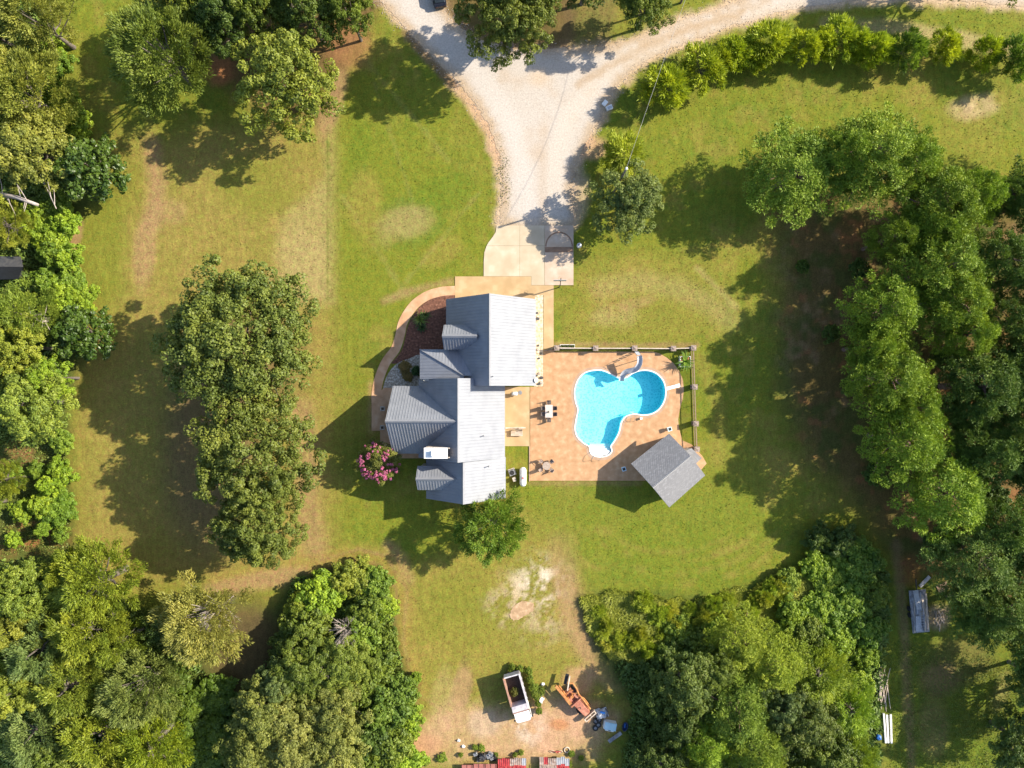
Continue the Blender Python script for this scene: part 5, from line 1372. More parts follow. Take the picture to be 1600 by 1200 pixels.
def unit(v): return v/np.maximum(np.linalg.norm(v, axis=-1, keepdims=True), 1e-9)
def leaves_mesh(rg, cen, rad, nper, ll, lw, mode='rand', flat=.75, zmin=-.25, upb=.45, inner=.55, ctint=None, out=None, stretch=0.0):
    """leaf-sized faces round clump centres; returns (verts, faces, tint)"""
    n = len(cen); tot = n*nper
    ci = np.repeat(np.arange(n), nper)
    d = unit(rg.normal(size=(tot, 3)))
    d[:,2] = np.where(d[:,2] < zmin, -d[:,2]*.6, d[:,2])
    rr = rad[ci][:,None]*(inner + (1-inner)*rg.random((tot,1))**.6)
    pos = cen[ci] + d*rr*np.array([1,1,flat])
    if out is not None: pos = pos + out[ci]*rr*(rg.random((tot,1))-.35)*stretch
    nrm = unit(d + rg.normal(size=(tot,3))*.55 + np.array([0,0,upb]))
    if mode == 'rand':
        t = unit(np.cross(nrm, rg.normal(size=(tot,3))))
    elif mode == 'radial':
        t = unit(d*(.5 if out is not None else 1) + (out[ci]*.9 if out is not None else 0) + rg.normal(size=(tot,3))*.35 + np.array([0,0,.15])); nrm = unit(np.cross(t, np.cross(nrm, t)))
    s = np.cross(nrm, t)
    L_ = ll*(.7+.6*rg.random((tot,1))); W_ = lw*(.7+.6*rg.random((tot,1)))
    v = np.stack([pos - t*L_*.5*(0 if mode == 'radial' else 1), pos + s*W_*.5 + t*L_*(.25 if mode == 'radial' else 0) + nrm*W_*.15, pos + t*L_*(1 if mode == 'radial' else .5), pos - s*W_*.5 + t*L_*(.25 if mode == 'radial' else 0) + nrm*W_*.15], 1)
    f = np.arange(tot*4).reshape(-1, 4)
    ct = rg.random(n) if ctint is None else ctint
    tint = np.clip(.62*ct[ci] + .38*rg.random(tot), 0, 1)
    return v.reshape(-1, 3), f, np.repeat(tint, 4)

SPEC = {
 # R crown radius, top, base of crown, K lobes, lobe radius, clumps per lobe, clump radius, leaves per clump, leaf length, width
 'oak':   dict(R=10.5, top=14.5, bot=3.5, K=48, lr=(1.6,2.8), cpl=13, rc=(.6,1.0), nper=84, ll=.34, lw=.22, mode='rand', mat='leaf', bark='bark', inner=.7),
 'broad': dict(R=6.3, top=12.5, bot=3.0, K=28, lr=(1.0,1.9), cpl=12, rc=(.45,.8), nper=72, ll=.30, lw=.19, mode='rand', mat='leaf', bark='bark', inner=.7),
 'willow':dict(R=6.3, top=12.5, bot=3.0, K=34, lr=(.9,1.7), cpl=11, rc=(.42,.68), nper=64, ll=.38, lw=.13, mode='radial', mat='leaf', bark='bark', stretch=1.2),
 'pine':  dict(R=5.6, top=14.0, bot=5.0, K=74, lr=(.65,1.05), cpl=6, rc=(.36,.54), nper=54, ll=.30, lw=.11, mode='radial', mat='needle', bark='pinebark', inner=.75),
 'cedar': dict(R=5.0, top=13.0, bot=3.5, K=40, lr=(.7,1.2), cpl=8, rc=(.34,.52), nper=56, ll=.38, lw=.12, mode='radial', mat='leaf', bark='bark', stretch=1.9),
 'magnolia':dict(R=4.6, top=8.0, bot=.6, K=26, lr=(.9,1.4), cpl=12, rc=(.35,.55), nper=30, ll=.46, lw=.25, mode='rand', mat='gloss', bark='bark', inner=.7),
 'bush':  dict(R=2.9, top=4.4, bot=.3, K=18, lr=(.5,.85), cpl=8, rc=(.26,.42), nper=40, ll=.44, lw=.12, mode='radial', mat='leaf', bark='bark', stretch=2.2),
 'shrub': dict(R=3.0, top=3.6, bot=.2, K=18, lr=(.6,1.0), cpl=11, rc=(.3,.5), nper=42, ll=.32, lw=.2, mode='rand', mat='leaf', bark='bark', inner=.65),
}
PROTO = {}
def make_tree(kind, seed, over=None):
    sp = dict(SPEC[kind]); sp.update(over or {})
    rg = np.random.default_rng(seed)
    R, top, bot, K = sp['R'], sp['top'], sp['bot'], sp['K']
    k = np.arange(K); ang = k*2.39996 + rg.uniform(0, 6.28)
    rr = np.sqrt((k+.5)/K)
    jit = 1 + rg.normal(size=K)*.09
    lr = rg.uniform(*sp['lr'], size=K)*(1.08-.25*rr)
    rad = np.minimum(rr*R*jit, R*1.06) - lr*.75*(rr > .5)
    rad = np.maximum(rad, 0)
    dome = np.sqrt(np.clip(1 - (rr*.93)**2, 0.02, 1))
    z = bot + lr*.7 + (top - bot - lr*1.6)*dome*(1 - .34*rg.random(K))
    if kind in ('pine',):
        z = bot + (top-bot-1)*(1 - rr**1.5*.66)*(.62+.38*rg.random(K))
    rad[:2] *= .25; z[:2] = top - lr[:2]*1.1
    cen = np.stack([rad*np.cos(ang), rad*np.sin(ang), z], 1)
    # lower ring so the crown has depth from the side
    nl = K//3
    a2 = rg.uniform(0, 6.28, nl); r2 = R*rg.uniform(.35,.72,nl)
    cen2 = np.stack([r2*np.cos(a2), r2*np.sin(a2), bot + (top-bot)*rg.uniform(.08,.35,nl)], 1)
    lob = np.concatenate([cen, cen2]); lrr = np.concatenate([lr, rg.uniform(*sp['lr'], size=nl)*.9])
    cc, cr_, ct = [], [], []
    for i in range(len(lob)):
        n = max(4, int(sp['cpl']*(lrr[i]/np.mean(sp['lr']))**2*(1 if i < K else .6)))
        d = unit(rg.normal(size=(n,3))); d[:,2] = np.where(d[:,2] < -.3, -d[:,2], d[:,2])
        c = lob[i] + d*lrr[i]*rg.uniform(.55,1.08,(n,1))*np.array([1,1,.72])
        cc.append(c); cr_.append(rg.uniform(*sp['rc'], size=n)); ct.append(np.clip(rg.normal(.5,.2)+rg.normal(size=n)*.16, 0, 1))
    cc = np.concatenate(cc); cr_ = np.concatenate(cr_); ct = np.concatenate(ct)
    out = None
    if sp.get('stretch'):
        out = unit(cc*np.array([1,1,0]) + np.array([0,0,.25*R]) + rg.normal(size=cc.shape)*R*.12)
    v, f, t = leaves_mesh(rg, cc, cr_, sp['nper'], sp['ll'], sp['lw'], sp['mode'], ctint=ct, upb=.4, inner=sp.get('inner',.55), out=out, stretch=sp.get('stretch',0))
    v[:,2] = np.maximum(v[:,2], .03)
    me = np_mesh(kind + '_crown', v, f, {'tint': t}); me.materials.append(M[sp['mat']])
    # trunk and limbs
    tb = MB(); rt = top*.021 + .05 if top > 5 else .07
    fork = bot + (top-bot)*(.55 if kind in ('pine','cedar') else .25)
    lean = rg.normal(size=2)*.25*(top > 6)
    tb.tube([(0,0,-.1),(lean[0]*.3,lean[1]*.3,fork*.35),(lean[0],lean[1],fork)], [rt*1.35, rt, rt*.62], 9)
    for i in rg.permutation(len(lob))[:min(len(lob), 16 if kind != 'shrub' else 8)]:
        z0 = fork*rg.uniform(.55,1.0) if kind not in ('pine',) else min(fork, lob[i][2]-.2)*.96
        s = np.array([lean[0]*z0/fork, lean[1]*z0/fork, z0]); e = lob[i]; m_ = (s+e)/2 + rg.normal(size=3)*.2 - np.array([0,0,.15])
        tb.tube([tuple(s), tuple(m_), tuple(e)], [rt*.42, rt*.28, rt*.1], 5)
    tme = bpy.data.meshes.new(kind + '_trunk'); tme.from_pydata(tb.v, [], tb.f); tme.materials.append(M[sp['bark']])
    return me, tme, R, top, bot
NVAR = {'oak':3, 'broad':3, 'willow':2, 'pine':4, 'cedar':3, 'magnolia':1, 'bush':3, 'shrub':3}
def proto(kind, i):
    i = i % NVAR[kind]
    if (kind, i) not in PROTO: PROTO[(kind, i)] = make_tree(kind, 100*i + len(kind)*7 + ord(kind[0]))
    return PROTO[(kind, i)]
NAMES = {'oak':'oak_tree','broad':'broadleaf_tree','willow':'feathery_tree','pine':'pine_tree','cedar':'cedar_tree','magnolia':'magnolia_tree','bush':'hedge_bush','shrub':'shrub'}
CATS = {'bush':'bush','shrub':'shrub'}
GAIN = {'oak':1.25,'broad':1.3,'willow':1.45,'pine':1.7,'cedar':1.6,'magnolia':1.25,'bush':1.95,'shrub':1.45}
rtree = random.Random(77); tcount = [0]
def plant(kind, pxx, pyy, rpx, top, colr, label, group=None, var=None, hc=None, jit=.10, sq=None):
    """crown centre at a photograph pixel, radius in pixels, height in metres"""
    me, tme, R0, top0, bot0 = proto(kind, tcount[0] if var is None else var); tcount[0] += 1
    hcen = (.70*top if kind not in ('pine',) else .78*top) if hc is None else hc
    x, y = P(pxx, pyy, hcen)
    R = rpx/PXM*(CAM_H-hcen)/CAM_H
    t = bpy.data.objects.new(NAMES[kind], None); COL.objects.link(t); t.empty_display_size = .5
    t.location = (x, y, 0); t.rotation_euler = (0, 0, rtree.uniform(0, 6.28))
    s = R/R0*1.04; t.scale = (s*(sq or 1), s, top/top0)
    tag(t, label, CATS.get(kind, 'tree'), group)
    c = bpy.data.objects.new('crown', me); COL.objects.link(c); c.parent = t
    j = 1 + rtree.uniform(-jit, jit); jg = 1 + rtree.uniform(-jit, jit)*.4
    j *= GAIN[kind]; c.color = (colr[0]*j*1.06, colr[1]*j*jg*1.04, colr[2]*j*.55, 1)
    k = bpy.data.objects.new('trunk', tme); COL.objects.link(k); k.parent = t
    return t
# leaf colours
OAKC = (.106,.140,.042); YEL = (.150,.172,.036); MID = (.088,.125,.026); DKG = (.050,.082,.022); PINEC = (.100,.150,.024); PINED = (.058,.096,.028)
BRI = (.135,.200,.026); PALEG = (.165,.180,.068); BLUEG = (.085,.120,.060); MAGN = (.040,.072,.016); CED = (.128,.158,.026); HEDGE = (.150,.190,.022)

CWORD = [(MID,'mid green'),(DKG,'dark green'),(YEL,'yellowish'),(CED,'olive yellow'),(BLUEG,'bluish green'),(BRI,'bright green'),(PALEG,'pale grey green'),(PINEC,'vivid green')]
KWORD = {'broad':'broadleaf tree','cedar':'cedar','pine':'pine','willow':'feathery tree','shrub':'shrub','oak':'oak'}
def say(kind, c, r, where):
    w = min(CWORD, key=lambda e: sum((x-y)**2 for x, y in zip(e[0], c)))[1]
    size = 'large ' if r >= 60 else ('small ' if r < 36 else '')
    return size + w + ' ' + KWORD[kind] + ' ' + where
# --- the three oaks on the west lawn
plant('oak', 364, 526, 130, 16, OAKC, 'largest oak on the west lawn with a wide grey green crown', var=0)
plant('oak', 388, 705, 106, 15, (.106,.134,.038), 'middle oak on the west lawn touching the largest oak', var=1)
plant('oak', 396, 822, 76, 14, (.104,.136,.040), 'smallest oak of the west lawn row, beside the pale dying tree', var=2)
# --- north side
plant('willow', 244, 78, 84, 14.5, (.095,.125,.036), 'tall feathery green tree on the north-west lawn edge', var=0)
plant('broad', 442, 118, 86, 14, (.122,.152,.032), 'round yellow green tree next to the tall feathery tree', var=0)
g = 'dark trees behind the two lawn trees'
for a, b, r, c in ((345,25,55,DKG),(300,-25,60,MID),(395,5,50,MID),(475,12,56,(.075,.115,.026)),(540,8,40,MID),(420,-50,60,DKG),(530,-50,55,DKG)):
    plant('broad', a, b, r, 13, c, 'dark green tree in the clump behind the two northern lawn trees', g)
plant('oak', 800, 8, 84, 15, (.100,.132,.036), 'dense green tree overhanging the gravel drive fork', var=2)
plant('broad', 1012, 2, 46, 10, MID, 'green tree north of the gravel drive toward the hedge', var=1)
plant('broad', 920, -55, 55, 13, DKG, 'dark tree past the drive fork behind the dense green tree', var=2)
plant('oak', 1560, -90, 80, 14, MID, 'tree north of the drive beyond the end of the hedge', var=0)
plant('broad', 986, 312, 60, 8.6, (.085,.112,.042), 'grey green tree beside the court with the utility pole in it', var=0)
plant('bush', 972, 238, 34, 4.2, (.150,.185,.030), 'bright round bush between the drive and the utility pole tree', var=1)
plant('willow', 768, 826, 56, 9, (.085,.140,.026), 'bright green tree against the south end of the house', var=0)
# --- hedge along the drive
for i, (a, b, r) in enumerate(((1042,131,37),(1103,101,37),(1152,80,33),(1204,64,36),(1262,69,31),(1316,58,33),(1372,74,31),(1423,72,28),(1480,70,27),(1546,79,31),(1598,88,29),(1130,92,26),(1180,84,26),(1290,64,24),(1345,66,22))):
    plant('bush', a, b, r*(1+.13*math.sin(i*2.7)), (5.0 if i < 11 else 4.2)*(1+.15*math.sin(i*1.9+1)), HEDGE if i not in (7,10) else (.075,.125,.030), 'yellow green bush in the curved hedge along the gravel drive' if i not in (7,10) else 'darker green bush among the yellow ones of the curved hedge', 'bushes of the curved hedge' if i not in (7,10) else 'darker hedge bushes', var=i)
# --- pines east of the pool
PL = ['round pine at the lawn corner of the grove, first past the hedge lawn', 'large pine second along the north edge of the eastern grove', 'broad pine behind the gap next to the north edge pines', 'tall pine in the dense middle row of the eastern grove', 'small pine standing alone over the red needle floor',
 'bright pine bordering the needle floor opposite the potted palm', 'large middle row pine behind the one opposite the potted palm', 'bright pine bordering the needle floor opposite the diving board', 'large pine bordering the needle floor opposite the pool house', 'narrow pine deep between the middle row pines', 'big pine apart from the row, north of the loaded trailer',
 'smaller pine overlapping the second north edge pine', 'narrow pine on the outer side of the north edge row', 'smaller pine between the two north edge pines', 'narrow pine filling the middle row near the needle floor', 'small pine between the diving board and pool house pines', 'small pine leaning over the needle floor shade']
gp = 'tall pines in the eastern grove'; lp1 = 'tall bright green pine in the grove east of the pool'
for i, (a, b, r, h) in enumerate(((1248,265,74,18),(1385,238,74,18),(1494,318,66,19),(1492,415,70,19),(1410,366,38,17),(1398,478,60,18),(1508,466,62,19),(1406,590,62,19),(1430,690,64,19),(1530,520,46,18),(1498,778,72,18),(1438,245,50,17),(1545,300,44,18),(1335,235,50,17),(1470,360,50,18),(1440,640,48,18),(1376,540,40,17))):
    plant('pine', a, b, r*1.1, h*.74 if i else 11, PINEC, PL[i], gp, var=i)
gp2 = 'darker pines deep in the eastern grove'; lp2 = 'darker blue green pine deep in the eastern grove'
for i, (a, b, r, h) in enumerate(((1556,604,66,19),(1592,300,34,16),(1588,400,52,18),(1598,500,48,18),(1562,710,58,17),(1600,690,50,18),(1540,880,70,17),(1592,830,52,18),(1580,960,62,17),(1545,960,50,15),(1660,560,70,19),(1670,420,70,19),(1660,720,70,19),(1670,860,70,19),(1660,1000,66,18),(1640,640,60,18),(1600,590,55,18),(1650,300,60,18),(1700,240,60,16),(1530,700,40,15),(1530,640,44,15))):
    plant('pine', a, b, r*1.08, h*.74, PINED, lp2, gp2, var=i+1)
plant('broad', 1600, 1165, 56, 9, (.055,.090,.025), 'dark broadleaf tree at the south end of the eastern grove', var=0)
plant('broad', 1690, 1110, 66, 12, (.055,.090,.025), 'dark broadleaf tree outside the grove east of the timber track', var=1)
plant('broad', 1650, 1075, 56, 12, (.055,.090,.025), 'tall dark broadleaf tree outside the grove beside the rough track', var=2)
# understory in the pine grove
for a, b, r in ((1345,420,18),(1255,415,12),(1340,600,22),(1370,740,20),(1480,560,22),(1560,780,26),(1470,850,26),(1300,520,16)):
    plant('shrub', a, b, r, 2.2, (.05,.085,.02), 'low dark shrub on the needle floor among the eastern pines', 'shrubs under the eastern pines')
# --- west edge of the lawn
plant('willow', 45, 20, 62, 13, PALEG, 'pale grey green feathery tree in the corner woodland by the north-west lawn', var=1)
plant('willow', 28, 140, 78, 12, (.150,.165,.050), 'pale yellow green feathery tree at the west wood edge', var=0)
plant('broad', 40, 228, 72, 11, (.150,.165,.048), 'pale yellowish broadleaf tree beside the upper magnolia', var=1)
plant('magnolia', 128, 258, 56, 8.5, MAGN, 'upper glossy dark magnolia at the west lawn edge', var=0)
plant('magnolia', 120, 518, 48, 7.5, MAGN, 'lower glossy dark magnolia at the west lawn edge by the oak shadow', var=0)
gb = 'bright shrubs along the west lawn edge'; lb_ = 'bright green shrub in the tangled strip along the west lawn edge'
for a, b, r in ((72,62,30),(88,100,26),(92,150,30),(108,185,28),(70,120,30),(118,205,22),(85,322,30),(60,345,30),(98,345,26),(80,375,32),(100,400,26),(76,395,24),(110,440,28),(122,462,26),(92,455,30),(128,485,20),(66,438,22),(100,478,26),(95,690,22),(92,738,24),(85,795,34),(60,790,22),(30,800,20),(55,735,16),(70,760,18),(18,845,14),(62,830,12),(92,838,14),(20,745,18),(40,350,34)):
    plant('shrub', a, b, r, rtree.uniform(2.2,4.2), BRI if rtree.random() > .35 else (.095,.150,.026), lb_, gb)
gw = 'pale trees of the west wood'; lw_ = 'light green tree crowded in the wood west of the lawn'
for a, b, r, h, kd, c in ((5,352,36,8,'cedar',YEL),(28,492,50,11,'cedar',(.125,.165,.040)),(15,540,50,12,'broad',YEL),(70,590,38,10,'broad',BRI),(38,630,62,12,'broad',(.140,.190,.045)),(2,752,30,8,'cedar',CED),(-40,560,60,13,'broad',MID),(-60,470,50,12,'broad',MID),(-60,320,50,12,'broad',YEL),(-40,160,66,13,'broad',MID),(-40,30,66,13,'broad',MID),(-70,800,50,13,'broad',MID)):
    plant(kd, a, b, r, h, c, say(kd, c, r, 'crowded in the wood west of the lawn'), gw)
# --- south-west wood
gs = 'trees of the south-west wood'; ls_ = 'tree in the dense mixed wood south-west of the oaks'
for a, b, r, h, kd, c in ((34,935,56,12,'broad',(.115,.160,.036)),(140,915,70,12,'cedar',CED),(60,1020,60,12,'cedar',BLUEG),(130,985,58,12,'cedar',CED),(20,985,44,12,'broad',YEL),(105,1075,62,12,'cedar',(.125,.165,.034)),(212,1082,66,12,'willow',(.105,.135,.055)),(150,1155,64,12,'cedar',CED),(55,1150,62,12,'cedar',BLUEG),(232,1170,60,11,'cedar',(.130,.170,.020)),(20,1080,50,12,'broad',YEL),(-30,930,60,13,'broad',MID),(-30,1080,60,13,'broad',MID),(90,1215,60,12,'broad',MID),(200,1225,60,12,'cedar',CED),(180,1010,40,10,'cedar',(.12,.155,.03)),(100,898,36,10,'cedar',CED)):
    plant(kd, a, b, r, h, c, say(kd, c, r, 'in the dense mixed wood south-west of the oaks'), gs)
plant('broad', 252, 985, 36, 8, DKG, 'small dark tree between the mixed wood and the pale dying tree', var=0)
plant('willow', 312, 975, 74, 10, (.185,.185,.070), 'pale thinning tree with bare grey twigs below the oaks', var=1)
gu = 'undergrowth shrubs of the south-west wood'
for a, b, r in ((300,1110,40),(340,1090,36),(290,1170,44),(340,1150,40),(255,1110,30),(330,1210,44),(100,940,40),(170,960,30),(60,1090,30),(270,1060,26)):
    plant('shrub', a, b, r, 2.6, (.065,.105,.020), 'dark undergrowth shrub in the shade beside the mixed wood', gu)
# --- central thicket
gc = 'bushes of the central thicket'; lc = 'leafy bush in the thicket between the pale dying tree and the yard'
for a, b, r, h, c in ((498,930,40,4,BRI),(470,950,30,3.5,CED),(545,905,36,3.5,YEL),(585,915,30,3.2,(.10,.155,.03)),(600,950,24,3.2,BRI),(575,960,36,4,MID),(598,1000,26,3.5,MID),(480,985,44,5,MID),(560,1000,40,4.5,(.11,.16,.03)),(590,1045,34,4,MID),(625,1085,34,4,(.07,.115,.022)),(600,1110,46,5,(.07,.11,.025)),(560,1075,40,5,MID),(610,1165,40,4,MID),(640,1130,26,3,BRI),(575,1150,40,4.5,DKG),(560,1190,40,4,MID),(630,1195,34,3,BRI),(650,1060,10,1.6,BRI),(445,1010,30,4,DKG)):
    plant('shrub', a, b, r, h, c, say('shrub', c, r, 'in the thicket between the pale thinning tree and the yard'), gc)
gd = 'trees of the central thicket'
for a, b, r, h, kd, c in ((475,1045,58,8,'broad',MID),(535,1040,50,7.5,'broad',(.115,.155,.035)),(412,1120,62,9,'broad',(.130,.155,.052)),(455,1160,66,9.5,'broad',(.145,.165,.062)),(520,1120,56,8,'broad',(.135,.160,.055)),(390,1180,54,9,'broad',(.125,.15,.05)),(520,1190,56,9,'broad',PALEG),(430,1070,34,8,'broad',BLUEG)):
    plant(kd, a, b, r, h, c, say(kd, c, r, 'rising out of the thicket west of the yard'), gd)
# --- south-east thicket
gt_ = 'trees of the south-east thicket'; lt_ = 'tree in the thicket between the yard and the timber track'
for a, b, r, h, kd, c in ((1075,1075,60,9,'broad',(.078,.115,.034)),(1165,1010,56,7.5,'pine',(.145,.190,.026)),(1218,1050,60,8,'pine',(.145,.190,.026)),(1160,1125,64,10,'pine',(.095,.140,.030)),(1285,1060,54,7,'cedar',(.135,.180,.024)),(1260,1130,58,9,'broad',(.075,.105,.028)),(1110,1170,48,9,'pine',(.115,.175,.024)),(1190,1180,56,10,'pine',(.11,.16,.028)),(1330,1110,44,7,'cedar',BRI),(1062,1135,44,8,'broad',DKG),(1300,1190,52,8,'broad',MID),(1040,1205,46,8,'broad',DKG),(1120,1050,40,8,'broad',MID),(1225,1110,40,9,'broad',BLUEG),(1340,1190,40,7,'cedar',(.12,.17,.025)),(1100,1250,60,9,'broad',MID),(1240,1250,60,9,'broad',MID)):
    plant(kd, a, b, r, h, c, say(kd, c, r, 'in the thicket between the yard and the timber track'), gt_)
gs2 = 'shrubs of the south-east thicket'
for a, b, r, h, c in ((1300,900,34,2.6,BRI),(1345,880,40,3.5,(.07,.12,.02)),(1330,940,44,3,(.085,.145,.018)),(1290,950,34,2.6,BRI),(1370,930,26,3,MID),(1355,985,34,3,(.07,.13,.018)),(1310,1000,34,3,BRI),(1265,990,30,3,MID),(1240,960,28,2.6,BRI),(1275,885,26,2.6,BRI),(1235,905,22,2.2,(.12,.17,.03)),(1320,850,30,3,DKG),(1355,1030,24,2.5,BRI),(1345,1070,26,2.6,BRI),(1280,840,24,3,DKG),(1025,1060,30,3.4,DKG),(1030,1105,34,3,DKG),(1030,1165,36,3.4,DKG),(1050,1030,30,3,MID),(1120,985,28,2.6,BRI),(1060,985,26,2.4,(.12,.165,.03)),(1090,1010,30,3,MID)):
    plant('shrub', a, b, r, h, c, say('shrub', c, r, 'in the tangle between pool lawn and timber track'), gs2)
for k in range(34):
    for _ in range(50):
        a, b = rtree.uniform(905,1285), rtree.uniform(870,1030)
        if poly_sd(np.array([a]), np.array([b]), [(912,945),(960,930),(1020,938),(1080,948),(1130,935),(1190,920),(1240,892),(1275,880),(1250,950),(1180,965),(1130,985),(1070,1005),(1000,1028),(950,1020),(922,985)])[0] < -4: break
    plant('bush', a, b, rtree.uniform(9,19), rtree.uniform(1.2,2.2), rtree.choice([(.140,.170,.026),(.160,.175,.030),(.125,.165,.022)]), 'yellow green weedy bush in the tall weeds along the pool lawn', 'weedy bushes in the tall weeds')
# --- house planting
def flowering(pxx, pyy):
    """crape myrtle with clusters of pink flowers"""
    t = plant('broad', pxx, pyy, 36, 5.5, (.105,.115,.040), 'pink flowering crape myrtle by the front gable', None, var=1)
    t.name = 'crape_myrtle'
    rg = np.random.default_rng(5); n = 120
    a = rg.uniform(0, 6.28, n); r = np.sqrt(rg.uniform(.12,1,n))*5.6
    wgt = rg.random(n) < (.35 + .65*(np.sin(a - t.rotation_euler[2]*-1) < .2))
    a, r = a[wgt], r[wgt]
    cen = np.stack([r*np.cos(a), r*np.sin(a), 12.6 - (r/6.3)**2*6.0 + rg.normal(size=len(a))*.4], 1)
    v, f, ti = leaves_mesh(rg, cen, rg.uniform(.22,.5,len(a)), 34, .30, .22, 'rand', 1.6)
    me = np_mesh('flowers', v, f, {'tint': ti}); me.materials.append(leaf_material('pink_petals', .6, .25, .2))
    o = bpy.data.objects.new('flowers', me); COL.objects.link(o); o.parent = t; o.color = (.46,.13,.24,1)
flowering(591, 722)
def spiky(name, label, cat, loc, n, ln, wd, colr, seed, pot=None, parent_z=0.0, droop=.5):
    rg = random.Random(seed)
    t = thing(name, label, cat, loc, 0, None, False)
    m = leaf_material(name + '_leaf', .45, .2)
    if pot:
        w, h = pot
        f = MB()
        for s in (-1,1): f.box((s*(w/2-.04),0,h/2),(.08,w,h)).box((0,s*(w/2-.04),h/2),(w-.16,.08,h))
        f.build('pot', M['white'], t, (0,0,0)); MB().box((0,0,h*.45),(w-.17,w-.17,h*.85)).build('soil', M['terracotta'], t, (0,0,0))
    lo = MB(); z0 = parent_z
    for k in range(n):
        a = rg.uniform(0, 6.28); e = rg.uniform(.25, 1.25); l = ln*rg.uniform(.65,1.1); w = wd*rg.uniform(.8,1.2)
        pts = []
        for q in range(5):
            s = q/4; r_ = l*s*cos(e); zz = z0 + .1 + l*s*sin(e) - droop*l*s*s*cos(e)
            ww = w*(.6+.8*s)*(1-s**2.2)+.006
            pts.append(((r_*cos(a) - ww*sin(a), r_*sin(a) + ww*cos(a), max(zz,.03)), (r_*cos(a) + ww*sin(a), r_*sin(a) - ww*cos(a), max(zz,.03))))
        vs = [p for pr in pts for p in pr]; lo.add(vs, [(2*q, 2*q+1, 2*q+3, 2*q+2) for q in range(4)])
    o = lo.build('leaves', m, t, (0,0,0)); o.color = (*colr, 1)
    a = o.data.attributes.new('tint', 'FLOAT', 'POINT'); a.data.foreach_set('value', [rg.random() for _ in range(len(o.data.vertices))])
    return t
x, y = P(1069.5, 566, .8); spiky('potted_palm', 'spiky green plant in a square white pot at the patio corner', 'potted plant', (x+.15, y+.1, 0), 46, 1.75, .085, (.16,.26,.035), 3, (1.5,.75), .6, .35)
x, y = P(655, 499, .8); spiky('yucca', 'spiky green yucca clump in the mulch bed inside the curved walkway', 'plant', (x, y, .02), 60, 1.5, .06, (.13,.19,.035), 4)
x, y = P(664, 492, .8); spiky('yucca', 'smaller yucca nearer the house wall in the mulch bed', 'plant', (x, y, .02), 40, 1.1, .06, (.08,.12,.03), 6)
x, y = P(658, 512, .8); spiky('fern', 'dark ferny clump below the yucca in the mulch bed', 'plant', (x, y, .02), 60, 1.0, .08, (.05,.085,.025), 7)
plant('shrub', 650, 580, 9, 1.6, (.035,.075,.045), 'round dark bluish shrub in the gravel bed at the entry', var=1)
plant('shrub', 632, 574, 11, .8, (.16,.12,.06), 'brownish thin shrub in the gravel bed', var=0)
plant('shrub', 637, 588, 9, .6, (.15,.11,.06), 'low dry brown plant in the gravel bed below the thin shrub', var=2)
for a in (878,884,890,896):
    x, y = P(a, 541.5, .6); spiky('box_plant', 'low green plant growing in the long white planter box', 'plant', (x, y, .44), 24, .38, .05, (.07,.10,.02), a)['group'] = 'plants in the long planter box'
# weeds by the truck
gwk = 'weeds round the dump truck'
for a, b, r in ((828,1062,7),(834,1075,9),(838,1085,10),(812,1046,7),(800,1043,6),(845,1080,8),(841,1100,6),(842,1112,6),(826,1050,7),(797,1048,4)):
    plant('shrub', a, b, r, 1.0, (.105,.145,.028), 'clump of green weeds growing against the old dump truck', gwk)
x, y = P(802, 1078, 1.6)
bm_ = plant('shrub', 804, 1080, 8, 1.0, (.095,.095,.030), 'dry brush heaped in the bed of the dump truck', None, var=0, hc=1.6); bm_.location.z = 1.22; bm_.name = 'brush_heap'
for a, b, r in ((752,1170,9),(742,1168,7),(814,1177,7),(805,1180,6),(893,1178,8),(908,1185,7),(690,1185,12),(665,1190,12),(890,1195,7),(720,1180,6),(775,1180,6)):
    plant('shrub', a, b, r*.72, .6, (.120,.165,.028), 'low bright weed clump around the tin sheds', 'weeds round the tin sheds')
